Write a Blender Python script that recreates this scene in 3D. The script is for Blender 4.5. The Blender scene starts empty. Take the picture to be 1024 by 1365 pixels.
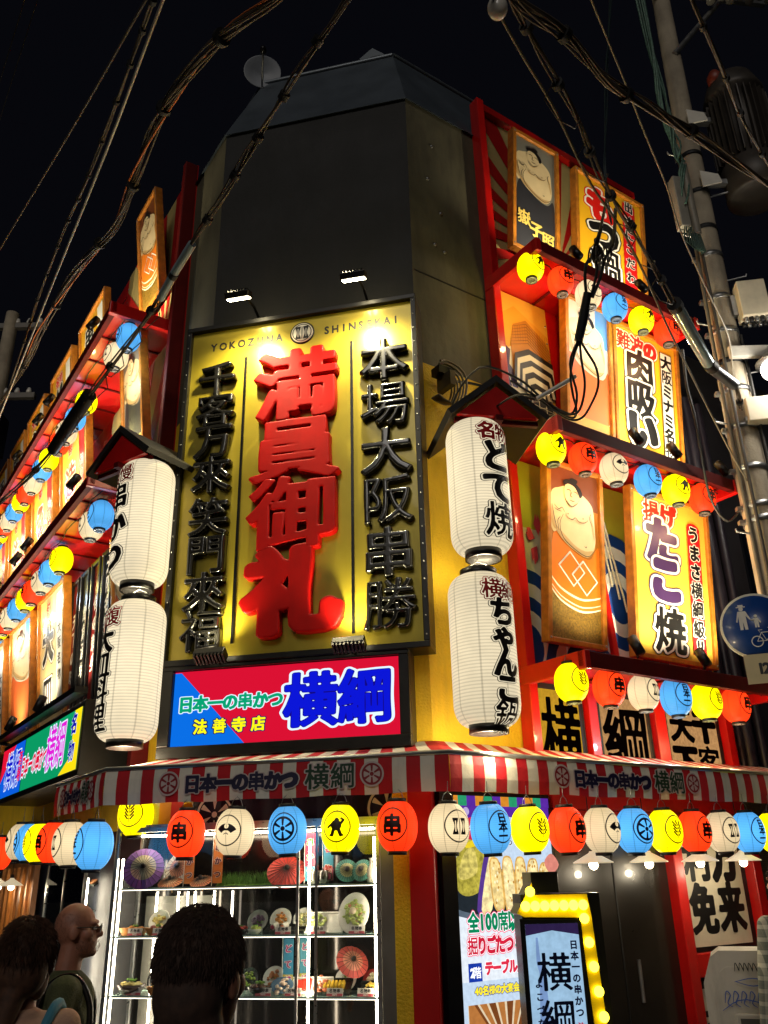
import bpy, bmesh, math, random
import numpy as np
from math import sin, cos, pi, radians as D
from mathutils import Matrix, Vector

# ------------------------------------------------------------------ camera, sky, added fill light, exposure
S = bpy.context.scene
COL = S.collection
random.seed(7); np.random.seed(7)
EYE = Vector((0, 0, 1.85)); TH, RO = D(23.3), D(-1.335)
_f = Vector((0, cos(TH), sin(TH))); _u = Vector((0, -sin(TH), cos(TH))); _r = Vector((1, 0, 0))
_rt = _r*cos(RO)+_u*sin(RO); _up = -_r*sin(RO)+_u*cos(RO)
cam = bpy.data.objects.new('camera', bpy.data.cameras.new('camera')); COL.objects.link(cam)
cam.matrix_world = Matrix(((_rt.x, _up.x, -_f.x, 0), (_rt.y, _up.y, -_f.y, 0), (_rt.z, _up.z, -_f.z, EYE.z), (0, 0, 0, 1)))
cam.data.sensor_fit = 'VERTICAL'; cam.data.sensor_height = 24; cam.data.lens = 24*1130/1365
cam.data.clip_end = 600; cam.data.clip_start = .05
S.camera = cam
W = bpy.data.worlds.new('World'); S.world = W; W.use_nodes = True
_bg = W.node_tree.nodes['Background']
_sky = W.node_tree.nodes.new('ShaderNodeTexSky'); _sky.sky_type = 'NISHITA'; _sky.sun_disc = False
_sky.sun_elevation = D(-4); _sky.sun_rotation = D(200); _sky.altitude = 0
_mx = W.node_tree.nodes.new('ShaderNodeMix'); _mx.data_type = 'RGBA'; _mx.inputs[0].default_value = .9
_mx.inputs[7].default_value = (.019, .020, .032, 1)
W.node_tree.links.new(_sky.outputs[0], _mx.inputs[6]); W.node_tree.links.new(_mx.outputs[2], _bg.inputs[0])
_bg.inputs[1].default_value = .09
sun = bpy.data.objects.new('moonlight', bpy.data.lights.new('moonlight', 'SUN')); COL.objects.link(sun)  # added weak fill from the street side for awning, pole and people
sun.data.energy = .42; sun.data.angle = D(25); sun.data.color = (1, .93, .86)
sun.rotation_euler = (D(58), 0, D(-12))
S.view_settings.view_transform = 'Standard'; S.view_settings.look = 'None'; S.view_settings.exposure = .26; S.view_settings.gamma = 1
S.cycles.use_denoising = True; S.cycles.max_bounces = 6; S.cycles.diffuse_bounces = 3; S.cycles.glossy_bounces = 3
S.cycles.transparent_max_bounces = 12; S.cycles.sample_clamp_indirect = 4; S.cycles.caustics_reflective = False

# ------------------------------------------------------------------ materials
def lin(h):
    h = h.lstrip('#'); v = [int(h[i:i+2], 16)/255 for i in (0, 2, 4)]
    return tuple(((c+.055)/1.055)**2.4 if c > .04045 else c/12.92 for c in v)
_mats = {}
def mat(col, rough=.5, metal=0., var=.12, scale=6., bump=0., spec=.5, coat=0., bscale=None, dirt=0.):
    """a procedural surface: colour with a noisy variation, uneven gloss, optional bump and grime"""
    key = (col, rough, metal, var, scale, bump, spec, coat, bscale, dirt)
    if key in _mats: return _mats[key]
    m = bpy.data.materials.new('surface'); m.use_nodes = True; nt = m.node_tree; N = nt.nodes; L = nt.links
    b = N['Principled BSDF']; c = lin(col)
    tc = N.new('ShaderNodeTexCoord'); nz = N.new('ShaderNodeTexNoise'); nz.inputs['Scale'].default_value = scale; nz.inputs['Detail'].default_value = 5
    L.new(tc.outputs['Object'], nz.inputs['Vector'])
    rp = N.new('ShaderNodeValToRGB'); rp.color_ramp.elements[0].position = .3; rp.color_ramp.elements[1].position = .7
    rp.color_ramp.elements[0].color = (*[x*(1-var) for x in c], 1); rp.color_ramp.elements[1].color = (*[min(.9, x*(1+var)) for x in c], 1)
    L.new(nz.outputs['Fac'], rp.inputs['Fac']); src = rp.outputs[0]
    if dirt:
        n2 = N.new('ShaderNodeTexNoise'); n2.inputs['Scale'].default_value = 1.7; n2.inputs['Detail'].default_value = 8; n2.inputs['Roughness'].default_value = .7
        mp = N.new('ShaderNodeMapping'); mp.inputs['Scale'].default_value = (2.2, 2.2, .5); L.new(tc.outputs['Object'], mp.inputs[0]); L.new(mp.outputs[0], n2.inputs['Vector'])
        r2 = N.new('ShaderNodeValToRGB'); r2.color_ramp.elements[0].position = .48; r2.color_ramp.elements[1].position = .72
        r2.color_ramp.elements[0].color = (0, 0, 0, 1); r2.color_ramp.elements[1].color = (dirt, dirt, dirt, 1); L.new(n2.outputs['Fac'], r2.inputs[0])
        mx = N.new('ShaderNodeMix'); mx.data_type = 'RGBA'; L.new(r2.outputs[0], mx.inputs[0]); L.new(src, mx.inputs[6]); mx.inputs[7].default_value = (c[0]*.3+.01, c[1]*.3+.008, c[2]*.3+.006, 1)
        src = mx.outputs[2]
    L.new(src, b.inputs['Base Color'])
    mr = N.new('ShaderNodeMapRange'); mr.inputs[3].default_value = max(.03, rough-.08); mr.inputs[4].default_value = min(1, rough+.12)
    L.new(nz.outputs['Fac'], mr.inputs[0]); L.new(mr.outputs[0], b.inputs['Roughness'])
    b.inputs['Metallic'].default_value = metal; b.inputs['Specular IOR Level'].default_value = spec; b.inputs['Coat Weight'].default_value = coat
    if bump:
        n3 = N.new('ShaderNodeTexNoise'); n3.inputs['Scale'].default_value = bscale or scale*6; n3.inputs['Detail'].default_value = 6
        L.new(tc.outputs['Object'], n3.inputs['Vector']); bp = N.new('ShaderNodeBump'); bp.inputs['Strength'].default_value = bump; bp.inputs['Distance'].default_value = .02
        L.new(n3.outputs['Fac'], bp.inputs['Height']); L.new(bp.outputs[0], b.inputs['Normal'])
    _mats[key] = m; return m
def ink(col, rough=.45): return mat(col, rough, var=.06, scale=9)
def glow(col, k=1., var=0.):
    key = ('glow', col, k, var)
    if key in _mats: return _mats[key]
    m = bpy.data.materials.new('light'); m.use_nodes = True; nt = m.node_tree; nt.nodes.remove(nt.nodes['Principled BSDF'])
    e = nt.nodes.new('ShaderNodeEmission'); e.inputs[0].default_value = (*lin(col), 1); e.inputs[1].default_value = k
    if var:
        n = nt.nodes.new('ShaderNodeTexNoise'); n.inputs['Scale'].default_value = 30; tc = nt.nodes.new('ShaderNodeTexCoord'); nt.links.new(tc.outputs['Object'], n.inputs['Vector'])
        mr = nt.nodes.new('ShaderNodeMapRange'); mr.inputs[1].default_value = .3; mr.inputs[2].default_value = .7; mr.inputs[3].default_value = k*(1-var); mr.inputs[4].default_value = k*(1+var); nt.links.new(n.outputs['Fac'], mr.inputs[0]); nt.links.new(mr.outputs[0], e.inputs[1])
    nt.links.new(e.outputs[0], nt.nodes['Material Output'].inputs[0]); _mats[key] = m; return m
def paper(col, k, hoops, R, H, nstr=8, z0=0., hot=.6, hw=.16, sd=.62, hd=.16):
    """lit lantern paper: emission brightest at mid-height stands in for a bulb inside, bamboo hoops and strings showing as darker lines"""
    m = bpy.data.materials.new('lantern paper'); m.use_nodes = True; nt = m.node_tree; N = nt.nodes; L = nt.links
    b = N['Principled BSDF']; c = lin(col); b.inputs['Base Color'].default_value = (*[x*.18 for x in c], 1); b.inputs['Roughness'].default_value = .6; b.inputs['Specular IOR Level'].default_value = .2
    tc = N.new('ShaderNodeTexCoord'); sx = N.new('ShaderNodeSeparateXYZ'); L.new(tc.outputs['Object'], sx.inputs[0])
    def mth(op, a, bb=None, cc=None):
        n = N.new('ShaderNodeMath'); n.operation = op
        for i, v in enumerate((a, bb, cc)):
            if v is None: continue
            if isinstance(v, (int, float)): n.inputs[i].default_value = v
            else: L.new(v, n.inputs[i])
        return n.outputs[0]
    zz = mth('SUBTRACT', sx.outputs[2], z0)
    fr = mth('FRACT', mth('MULTIPLY', zz, hoops/(2*H)))
    hoop = mth('LESS_THAN', mth('ABSOLUTE', mth('SUBTRACT', fr, .5)), hw)
    an = mth('FRACT', mth('ADD', mth('MULTIPLY', mth('ARCTAN2', sx.outputs[1], sx.outputs[0]), nstr/(2*pi)), .5))
    st = mth('LESS_THAN', mth('ABSOLUTE', mth('SUBTRACT', an, .5)), .035*nstr/8)
    q = mth('DIVIDE', zz, H); fall = mth('DIVIDE', 1, mth('ADD', 1, mth('MULTIPLY', mth('MULTIPLY', q, q), hot)))
    nz = N.new('ShaderNodeTexNoise'); nz.inputs['Scale'].default_value = 9; L.new(tc.outputs['Object'], nz.inputs['Vector'])
    amt = mth('MULTIPLY', fall, mth('ADD', .9, mth('MULTIPLY', nz.outputs['Fac'], .2)))
    amt = mth('MULTIPLY', amt, mth('SUBTRACT', 1, mth('MULTIPLY', hoop, hd)))
    amt = mth('MULTIPLY', amt, mth('SUBTRACT', 1, mth('MULTIPLY', st, 1-sd)))
    oi = N.new('ShaderNodeObjectInfo'); amt = mth('MULTIPLY', amt, mth('ADD', .86, mth('MULTIPLY', oi.outputs['Random'], .24)))
    L.new(mth('MULTIPLY', amt, k), b.inputs['Emission Strength']); b.inputs['Emission Color'].default_value = (*c, 1)
    return m
def glass(tint=(1, 1, 1), refl=.09):
    key = ('glass', tint, refl)
    if key in _mats: return _mats[key]
    m = bpy.data.materials.new('glass'); m.use_nodes = True; nt = m.node_tree; N = nt.nodes; L = nt.links; N.remove(N['Principled BSDF'])
    t = N.new('ShaderNodeBsdfTransparent'); t.inputs[0].default_value = (*tint, 1); g = N.new('ShaderNodeBsdfGlossy'); g.inputs['Roughness'].default_value = .02
    lw = N.new('ShaderNodeFresnel'); lw.inputs[0].default_value = 1.45; ad = N.new('ShaderNodeMath'); ad.inputs[1].default_value = refl-.04; L.new(lw.outputs[0], ad.inputs[0])
    mx = N.new('ShaderNodeMixShader'); L.new(ad.outputs[0], mx.inputs[0]); L.new(t.outputs[0], mx.inputs[1]); L.new(g.outputs[0], mx.inputs[2])
    L.new(mx.outputs[0], N['Material Output'].inputs[0]); _mats[key] = m; return m
WHITE = ink('#e9e4d8'); BLACK = ink('#0c0b0b'); CREAM = ink('#e6d6b4'); REDI = ink('#d01218')
BMETAL = mat('#141312', .35, .3, bump=.05); STEEL = mat('#9a9a98', .32, .85, scale=14); ALU = mat('#b9bab8', .28, .9, scale=20)
RPAINT = mat('#c0100c', .32, var=.18, scale=3, coat=.3, dirt=.25); MAROON = mat('#5a0c0a', .6, var=.2, scale=4, dirt=.3, spec=.15)
WOOD = mat('#a8671c', .42, var=.3, scale=14, bump=.1); YWALL = mat('#efc11c', .7, var=.1, scale=2.5, bump=.6, bscale=55, dirt=.35)
DARKW = mat('#0e0e09', .7, var=.35, scale=1.6, bump=.25, dirt=.8); LITGREYW = mat('#56513c', .7, var=.25, scale=2, bump=.25, dirt=.75)  # side walls' grey is paler, with floodlight spill put into the colour
CABLE = mat('#15130f', .55, var=.2); RUBBER = mat('#0b0b0b', .6)

# ------------------------------------------------------------------ frames: the three faces of the corner house
class Frame:
    """x runs along the face to the viewer's right, -y points out into the street, z is up"""
    def __init__(s, rz, o): s.rz = D(rz); s.o = Vector((o[0], o[1], 0)); s.m = Matrix.Translation(s.o) @ Matrix.Rotation(s.rz, 4, 'Z')
    def w(s, u, off, z): return s.m @ Vector((u, -off, z))
A = (.3345, 6.6845); B = (-1.6851, 7.1293); FW = 2.068
FF = Frame(-12.42, B); FR = Frame(34.47, A); FL = Frame(-55.85, B); WORLD = Frame(0, (0, 0))

def tag(o, label, cat, group=None, kind=None):
    if label: o['label'] = label
    if cat: o['category'] = cat
    if group: o['group'] = group
    if kind: o['kind'] = kind
    return o
def thing(name, label, cat, fr, u=0, off=0, z=0, group=None, rz=0, tilt=0):
    o = bpy.data.objects.new(name, None); COL.objects.link(o); o.empty_display_size = .1
    o.matrix_world = fr.m @ Matrix.Translation((u, -off, z)) @ Matrix.Rotation(D(rz), 4, 'Z') @ Matrix.Rotation(D(tilt), 4, 'X')
    return tag(o, label, cat, group)
def copy_tree(o, parent=None):
    c = o.copy(); COL.objects.link(c)
    if parent: c.parent = parent
    for ch in o.children: copy_tree(ch, c)
    return c

# ------------------------------------------------------------------ mesh builder
class MB:
    def __init__(s): s.v = []; s.f = []; s.mi = []; s.mats = []; s.sm = []
    def _m(s, m):
        if m not in s.mats: s.mats.append(m)
        return s.mats.index(m)
    def add(s, vs, fs, m, smooth=False):
        k = len(s.v); i = s._m(m); s.v += [tuple(v) for v in vs]
        for f in fs: s.f.append([a+k for a in f]); s.mi.append(i); s.sm.append(smooth)
        return s
    def box(s, x0, x1, y0, y1, z0, z1, m, bev=0.):
        if bev:
            b = min(bev, (x1-x0)/2.1, (y1-y0)/2.1, (z1-z0)/2.1); bm = bmesh.new(); bmesh.ops.create_cube(bm, size=1)
            for v in bm.verts: v.co = ((x0+x1)/2+v.co.x*(x1-x0), (y0+y1)/2+v.co.y*(y1-y0), (z0+z1)/2+v.co.z*(z1-z0))
            bmesh.ops.bevel(bm, geom=bm.edges[:], offset=b, segments=2, affect='EDGES', profile=.5)
            bm.verts.index_update(); s.add([v.co[:] for v in bm.verts], [[v.index for v in f.verts] for f in bm.faces], m); bm.free(); return s
        vs = [(x, y, z) for z in (z0, z1) for y in (y0, y1) for x in (x0, x1)]
        return s.add(vs, [(0, 2, 3, 1), (4, 5, 7, 6), (0, 1, 5, 4), (2, 6, 7, 3), (0, 4, 6, 2), (1, 3, 7, 5)], m)
    def tube(s, pts, r, m, seg=8, cap=True):
        P = [Vector(p) for p in pts]; n = len(P); rs = r if isinstance(r, (list, tuple)) else [r]*n; vs = []; fs = []
        t0 = (P[1]-P[0]).normalized(); a = t0.orthogonal().normalized()
        for i in range(n):
            t = (P[min(i+1, n-1)]-P[max(i-1, 0)]).normalized(); a = (a-t*a.dot(t)); a = a.normalized() if a.length > 1e-6 else t.orthogonal().normalized(); b = t.cross(a)
            for k in range(seg):
                q = 2*pi*k/seg; vs.append(P[i]+(a*cos(q)+b*sin(q))*rs[i])
        for i in range(n-1):
            for k in range(seg): fs.append((i*seg+k, i*seg+(k+1) % seg, (i+1)*seg+(k+1) % seg, (i+1)*seg+k))
        s.add(vs, fs, m, True)
        if cap: s.add(vs[:seg], [list(range(seg))[::-1]], m); s.add(vs[-seg:], [list(range(seg))], m)
        return s
    def lathe(s, prof, m, seg=24, c=(0, 0, 0), smooth=True, ax='Z'):
        vs = []; fs = []; n = len(prof)
        for r, z in prof:
            for k in range(seg):
                q = 2*pi*k/seg; x, y = r*cos(q), r*sin(q)
                vs.append((c[0]+x, c[1]+y, c[2]+z) if ax == 'Z' else (c[0]+x, c[1]-z, c[2]+y))
        for i in range(n-1):
            for k in range(seg): fs.append((i*seg+k, i*seg+(k+1) % seg, (i+1)*seg+(k+1) % seg, (i+1)*seg+k))
        return s.add(vs, fs, m, smooth)
    def prism(s, poly, y0, y1, m, side=None):
        """polygon in x,z pushed from y0 (front) to y1 (back)"""
        n = len(poly); a = [(x, y0, z) for x, z in poly]; b = [(x, y1, z) for x, z in poly]
        s.add(a, [list(range(n))], m); s.add(b, [list(range(n))[::-1]], m)
        return s.add(a+b, [(i, i+n, (i+1) % n+n, (i+1) % n) for i in range(n)], side or m)
    def ball(s, c, r, m, seg=12, rings=8):
        rr = r if isinstance(r, tuple) else (r, r, r); vs = []; fs = []
        for i in range(rings+1):
            p = pi*i/rings
            for k in range(seg): q = 2*pi*k/seg; vs.append((c[0]+rr[0]*sin(p)*cos(q), c[1]+rr[1]*sin(p)*sin(q), c[2]+rr[2]*cos(p)))
        for i in range(rings):
            for k in range(seg): fs.append((i*seg+k, (i+1)*seg+k, (i+1)*seg+(k+1) % seg, i*seg+(k+1) % seg))
        return s.add(vs, fs, m, True)
    def quad(s, a, b, c, d, m): return s.add([a, b, c, d], [(0, 1, 2, 3)], m)
    def build(s, name, parent=None, label=None, xf=None):
        me = bpy.data.meshes.new(name); v = s.v if xf is None else [tuple(xf @ Vector(p)) for p in s.v]
        me.from_pydata(v, [], s.f)
        for m in s.mats: me.materials.append(m)
        me.polygons.foreach_set('material_index', s.mi); me.polygons.foreach_set('use_smooth', s.sm); me.update()
        o = bpy.data.objects.new(name, me); COL.objects.link(o)
        if parent: o.parent = parent
        if label: o['label'] = label
        return o
def crom(pts, k=5, closed=False):
    P = [np.array(p, float) for p in pts]; n = len(P); out = []
    for i in range(n if closed else n-1):
        p0, p1, p2, p3 = (P[(i+j) % n] if closed else P[min(max(i+j, 0), n-1)] for j in (-1, 0, 1, 2))
        for t in np.arange(k)/k: out.append(tuple(.5*(2*p1+(p2-p0)*t+(2*p0-5*p1+4*p2-p3)*t*t+(3*p1-p0-3*p2+p3)*t**3)))
    if not closed: out.append(tuple(P[-1]))
    return out

# ------------------------------------------------------------------ lettering: glyph outlines thickened with a slanted nib
ALLCH = set()
_seg = {}
def load_glyphs(chars):
    for ch in chars:
        if ch in _seg or ch == ' ': continue
        cu = bpy.data.curves.new('glyph', 'FONT'); cu.body = ch; cu.size = 1; cu.resolution_u = 3; cu.fill_mode = 'NONE'
        o = bpy.data.objects.new('glyph', cu); COL.objects.link(o); bpy.context.view_layer.update()
        me = o.evaluated_get(bpy.context.evaluated_depsgraph_get()).to_mesh()
        co = np.array([v.co[:2] for v in me.vertices]).reshape(-1, 2); ed = np.array([e.vertices[:] for e in me.edges]).reshape(-1, 2)
        _seg[ch] = np.concatenate([co[ed[:, 0]], co[ed[:, 1]]], 1) if len(ed) else np.zeros((0, 4))
        bpy.data.objects.remove(o); bpy.data.curves.remove(cu)
_fld = {}
def glyph_field(ch, n, nib):
    key = (ch, n, nib)
    if key in _fld: return _fld[key]
    if ch not in _seg: load_glyphs(ch)
    sg = _seg[ch].copy()
    if ord(ch) > 0x2000: c = np.array([.5, .38])*CJK
    else: c = np.array([(sg[:, ::2].min()+sg[:, ::2].max())/2, .35])
    sg -= np.concatenate([c, c]); g = np.linspace(-.74, .74, n); X, Y = np.meshgrid(g, g, indexing='ij')
    rs = np.random.RandomState(ord(ch)); ph = rs.rand(4)*6.28
    wob = .5*np.sin(7*X+3*Y+ph[0])+.5*np.sin(-4*X+8*Y+ph[1])+.3*np.sin(13*X-9*Y+ph[2])
    a, b, phi, wb = nib; px, py = X.ravel(), Y.ravel()
    ins = np.zeros(px.shape, int); x0, y0, x1, y1 = sg.T
    cr = ((y0[None] <= py[:, None]) != (y1[None] <= py[:, None]))
    xi = x0+(py[:, None]-y0)/np.where(y1 == y0, 1e-9, y1-y0)*(x1-x0)
    ins = (cr & (xi > px[:, None])).sum(1) % 2
    T = np.array([[cos(phi)/a, sin(phi)/a], [-sin(phi)/b, cos(phi)/b]])
    p = np.stack([px, py], 1) @ T.T; s0 = sg[:, :2] @ T.T; s1 = sg[:, 2:] @ T.T; d = s1-s0; l2 = (d**2).sum(1)+1e-12
    t = np.clip(((p[:, None]-s0)*d).sum(2)/l2, 0, 1); q = s0+t[..., None]*d; dist = np.sqrt(((p[:, None]-q)**2).sum(2)).min(1)
    f = np.where(ins == 1, -dist, dist).reshape(n, n)+wb*wob
    em = f[(np.abs(X) < .5) & (np.abs(Y) < .5)]
    _fld[key] = (f, g[0], g[1]-g[0], lambda frac: float(np.percentile(em, frac*100))); return _fld[key]
def msq(f, x0, dx, level):
    """marching squares: filled polygons of f<level, plus outline edges"""
    n, m = f.shape; ins = f < level; verts = []; vv = []; idx = {}; faces = []; rim = []
    def corner(i, j):
        k = (i, j)
        if k not in idx: idx[k] = len(verts); verts.append((x0+i*dx, x0+j*dx)); vv.append(f[i, j])
        return idx[k]
    def cross(i, j, a, b):
        k = ((i, j), (a, b)) if (i, j) < (a, b) else ((a, b), (i, j))
        if k not in idx:
            (i0, j0), (i1, j1) = k; t = (level-f[i0, j0])/(f[i1, j1]-f[i0, j0]); idx[k] = len(verts)
            verts.append((x0+(i0+t*(i1-i0))*dx, x0+(j0+t*(j1-j0))*dx)); vv.append(level)
        return idx[k]
    anyi = ins[:-1, :-1] | ins[1:, :-1] | ins[1:, 1:] | ins[:-1, 1:]
    for i, j in zip(*np.nonzero(anyi)):
        c = ((i, j), (i+1, j), (i+1, j+1), (i, j+1)); p = []; e = []
        for k in range(4):
            a = c[k]; b = c[(k+1) % 4]; ia, ib = ins[a], ins[b]
            if ia: p.append(corner(*a)); e.append(0)
            if ia != ib: p.append(cross(*a, *b)); e.append(1 if ia else 2)
        if len(p) > 2:
            faces.append(p)
            for k in range(len(p)):
                if e[k] == 1 and e[(k+1) % len(p)] == 2: rim.append((p[k], p[(k+1) % len(p)]))
    return verts, vv, faces, rim
BRUSH = (1.15, .72, .25, .006); ROUND = (1., 1., 0., 0.); HEAVY = (1.25, .8, .1, .008)
def letters(mb, string, x, z, size, layers, y=0., vertical=False, pitch=None, nib=BRUSH, sx=1., n=None, mp=None, rot=0., puff=None, gap=.0015, sy=1., cover=.54):
    """layers: (thickness in em, material) from the bottom one up; mp maps (x, z, out) onto a curved surface"""
    chs = [c for c in string]; pitch = pitch or (size if vertical else size*sx); n = n or (44 if size < .12 else 56 if size < .3 else 78)
    adv = [1. if vertical or ord(c) > 0x2000 else .62 for c in chs]; tot = sum(adv)
    for k, ch in enumerate(chs):
        if ch == ' ': continue
        q = sum(adv[:k])+adv[k]/2-tot/2; cx, cz = (x, z-q*pitch) if vertical else (x+q*pitch*cos(rot), z+q*pitch*sin(rot))
        f, g0, dx, pc = glyph_field(ch, n, nib); cut = min(0., pc(cover)-layers[-1][0]); vert_bar = vertical and ch in 'ー一' and ch == 'ー'
        for li, (lv, m) in enumerate(layers):
            lv = lv+cut; vs, vv, fs, rim = msq(f, g0, dx, lv)
            if not fs: continue
            P = []
            h = np.zeros(len(vs))
            if puff and li == len(layers)-1:
                hh, bw, h0 = puff; t = np.clip((lv-np.array(vv))/bw, 0, 1); h = h0+(hh-h0)*np.sqrt(1-(1-t)**2)
            for (a, b), e in zip(vs, h):
                if vert_bar: a, b = b, -a
                a, b = a*size*sx, b*size*sy
                if rot: a, b = a*cos(rot)-b*sin(rot), a*sin(rot)+b*cos(rot)
                X, Z, O = cx+a, cz+b, y+li*gap+e
                P.append(mp(X, Z, O) if mp else (X, -O, Z))
            mb.add(P, fs, m, bool(puff))
            if puff and li == len(layers)-1:
                base = [(X, -y, Z) for X, Y, Z in P]; nn = len(P); mb.add(P+base, [(b, a, a+nn, b+nn) for a, b in rim], m)
    return mb
def shape_field(kind, n=64):
    g = np.linspace(-.56, .56, n); X, Y = np.meshgrid(g, g, indexing='ij'); R_ = np.hypot(X, Y); T = np.arctan2(Y, X); big = np.full_like(X, 9.)
    seg = lambda ax, ay, bx, by, r: np.sqrt((X-ax-np.clip(((X-ax)*(bx-ax)+(Y-ay)*(by-ay))/((bx-ax)**2+(by-ay)**2), 0, 1)*(bx-ax))**2+(Y-ay-np.clip(((X-ax)*(bx-ax)+(Y-ay)*(by-ay))/((bx-ax)**2+(by-ay)**2), 0, 1)*(by-ay))**2)-r
    ring = lambda r, w: np.abs(R_-r)-w; ell = lambda cx, cy, a, b: (np.hypot((X-cx)/a, (Y-cy)/b)-1)*min(a, b)
    U = lambda *a: np.minimum.reduce(a)
    if kind == 'ring': f = ring(.48, .02)
    elif kind == 'wheel':
        f = U(ring(.42, .045), R_-.09)
        for k in range(6):
            q = pi/6+k*pi/3; u = X*cos(q)+Y*sin(q); v = -X*sin(q)+Y*cos(q); f = np.minimum(f, np.maximum(np.abs(v)-.02-.22*u*.45, np.maximum(u-.37, .12-u)))
    elif kind == 'wheelbold':
        f = U(ring(.46, .03), np.maximum(R_-.4, -np.minimum.reduce([np.where(X*cos(q)+Y*sin(q) > .06, np.abs(-X*sin(q)+Y*cos(q))-.04-.3*(X*cos(q)+Y*sin(q)-.06), 9) for q in np.arange(6)*pi/3])))
    elif kind == 'ear':
        f = seg(0, -.38, 0, .2, .014)
        for k in range(4):
            y = -.24+k*.14
            for s in (-1, 1): f = np.minimum(f, seg(s*.07, y, s*.2, y+.15, .036))
        f = np.minimum(f, seg(0, .26, 0, .36, .04))
    elif kind == 'fan':
        Rf = np.hypot(X, Y+.22); Tf = np.abs(np.arctan2(X, Y+.22))
        f = np.maximum.reduce([np.abs(Rf-.36)-.13, (Tf-1.0)*.4, .095-np.hypot(X, Y-.17)])
        f = np.minimum(f, np.maximum(np.abs(Rf-.12)-.015, (Tf-1.0)*.3))
    elif kind == 'twin':
        f = big
        for s in (-1, 1): f = np.minimum(f, np.maximum(np.abs(X-s*.17)-.085+.035*np.cos(Y*10), np.abs(Y)-.3)); f = np.maximum(f, -np.maximum(np.abs(X-s*.17)-.02, np.abs(Y)-.2))
        f = np.minimum(f, np.maximum(np.abs(X)-.014, np.abs(Y)-.3))
    elif kind == 'sumo':
        f = U(ell(.02, .24, .1, .1), ell(0, .06, .22, .2), seg(-.18, .1, -.34, -.02, .045), seg(.18, .12, .3, .26, .05), seg(.3, .26, .2, .32, .04), seg(-.1, -.1, -.17, -.3, .07), seg(.1, -.1, .19, -.3, .07), seg(-.17, -.3, -.26, -.32, .035), seg(.19, -.3, .28, -.31, .035))
    return f, g[0], g[1]-g[0]
_sh = {}
def emblem(mb, kind, x, z, size, m, y=0., mp=None, n=56, rot=0.):
    if (kind, n) not in _sh: _sh[(kind, n)] = shape_field(kind, n)
    vs, vv, fs, rim = msq(*_sh[(kind, n)], 0.); P = []
    for a, b in vs:
        a, b = (a*cos(rot)-b*sin(rot))*size, (a*sin(rot)+b*cos(rot))*size
        P.append(mp(x+a, z+b, y) if mp else (x+a, -y, z+b))
    return mb.add(P, fs, m)
class Art:
    """flat printed picture on a board w x h; every colour lies a hair above the one before"""
    def __init__(s, w, h, y=0.): s.w, s.h, s.y = w, h, y; s.mb = MB(); s.k = 0
    def p(s, a): return ((a[0]-.5)*s.w, a[1]*s.h)
    def lift(s): s.k += 1; return s.y+s.k*.0007
    def clip(s, pts):
        for ax, lim, sg in ((0, 0, 1), (0, 1, -1), (1, 0, 1), (1, 1, -1)):
            out = []
            for i in range(len(pts)):
                a, b = pts[i-1], pts[i]; da, db = sg*(a[ax]-lim), sg*(b[ax]-lim)
                if (da < 0) != (db < 0): t = da/(da-db); out.append((a[0]+t*(b[0]-a[0]), a[1]+t*(b[1]-a[1])))
                if db >= 0: out.append(b)
            pts = out
            if not pts: return pts
        return pts
    def poly(s, pts, m, smooth=False, k=4):
        y = s.lift(); q = s.clip([tuple(p[:2]) for p in (crom(pts, k, True) if smooth else pts)])
        if len(q) < 3: return s
        P = [s.p(a) for a in q]; ar = sum(P[i-1][0]*P[i][1]-P[i][0]*P[i-1][1] for i in range(len(P)))
        if ar < 0: P = P[::-1]
        s.mb.add([(a, -y, b) for a, b in P], [list(range(len(P)))], m); return s
    def line(s, pts, w, m, smooth=True, closed=False):
        y = s.lift(); q = [s.p(a) for a in (crom(pts, 4, closed) if smooth else pts)]
        if closed: q = q+[q[0], q[1]]
        V = []
        for i in range(len(q)):
            a = q[max(0, i-1)]; b = q[min(len(q)-1, i+1)]; dx, dz = b[0]-a[0], b[1]-a[1]; l = math.hypot(dx, dz) or 1
            t = 1 if closed else .45+.55*sin(pi*min(1, max(0, i/(len(q)-1))))
            V += [(q[i][0]-dz/l*w/2*t, -y, q[i][1]+dx/l*w/2*t), (q[i][0]+dz/l*w/2*t, -y, q[i][1]-dx/l*w/2*t)]
        s.mb.add(V, [(2*i, 2*i+1, 2*i+3, 2*i+2) for i in range(len(q)-1)], m); return s
    def text(s, string, fx, fz, size, layers, **kw):
        y = s.lift(); s.k += len(layers); x, z = s.p((fx, fz)); kw.setdefault('gap', .0007); letters(s.mb, string, x, z, size, layers, y=y, **kw); return s
    def rect(s, a, b, c, d, m): return s.poly([(a, b), (c, b), (c, d), (a, d)], m)
    def build(s, name, parent, label=None): return s.mb.build(name, parent, label)
TEXTS = '満員御礼本場大阪串勝千客万來笑門福YOKOZUNASHINSEKAI日本一の串かつ法善寺店横綱名物どて焼ちゃんこ鍋自慢腹皿料理揚げたこ焼うまさ級!!難波の肉吸いミナミ出汁にこだわりもつ嶽子照全100席以上掘りごたつ半個室2階テーブル名様の宴会も対応3お座敷よこづな天下千客免来利商売12-20円酒場鮮魚造鉄板天ぷら刺身旬菜ラーメンとんび3456789様鮮ふぐり新味580円'
load_glyphs(sorted(set(TEXTS)))
_k = _seg['日']; CJK = 1.0 if _k[:, 1].max() > .6 else 1.0

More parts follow.
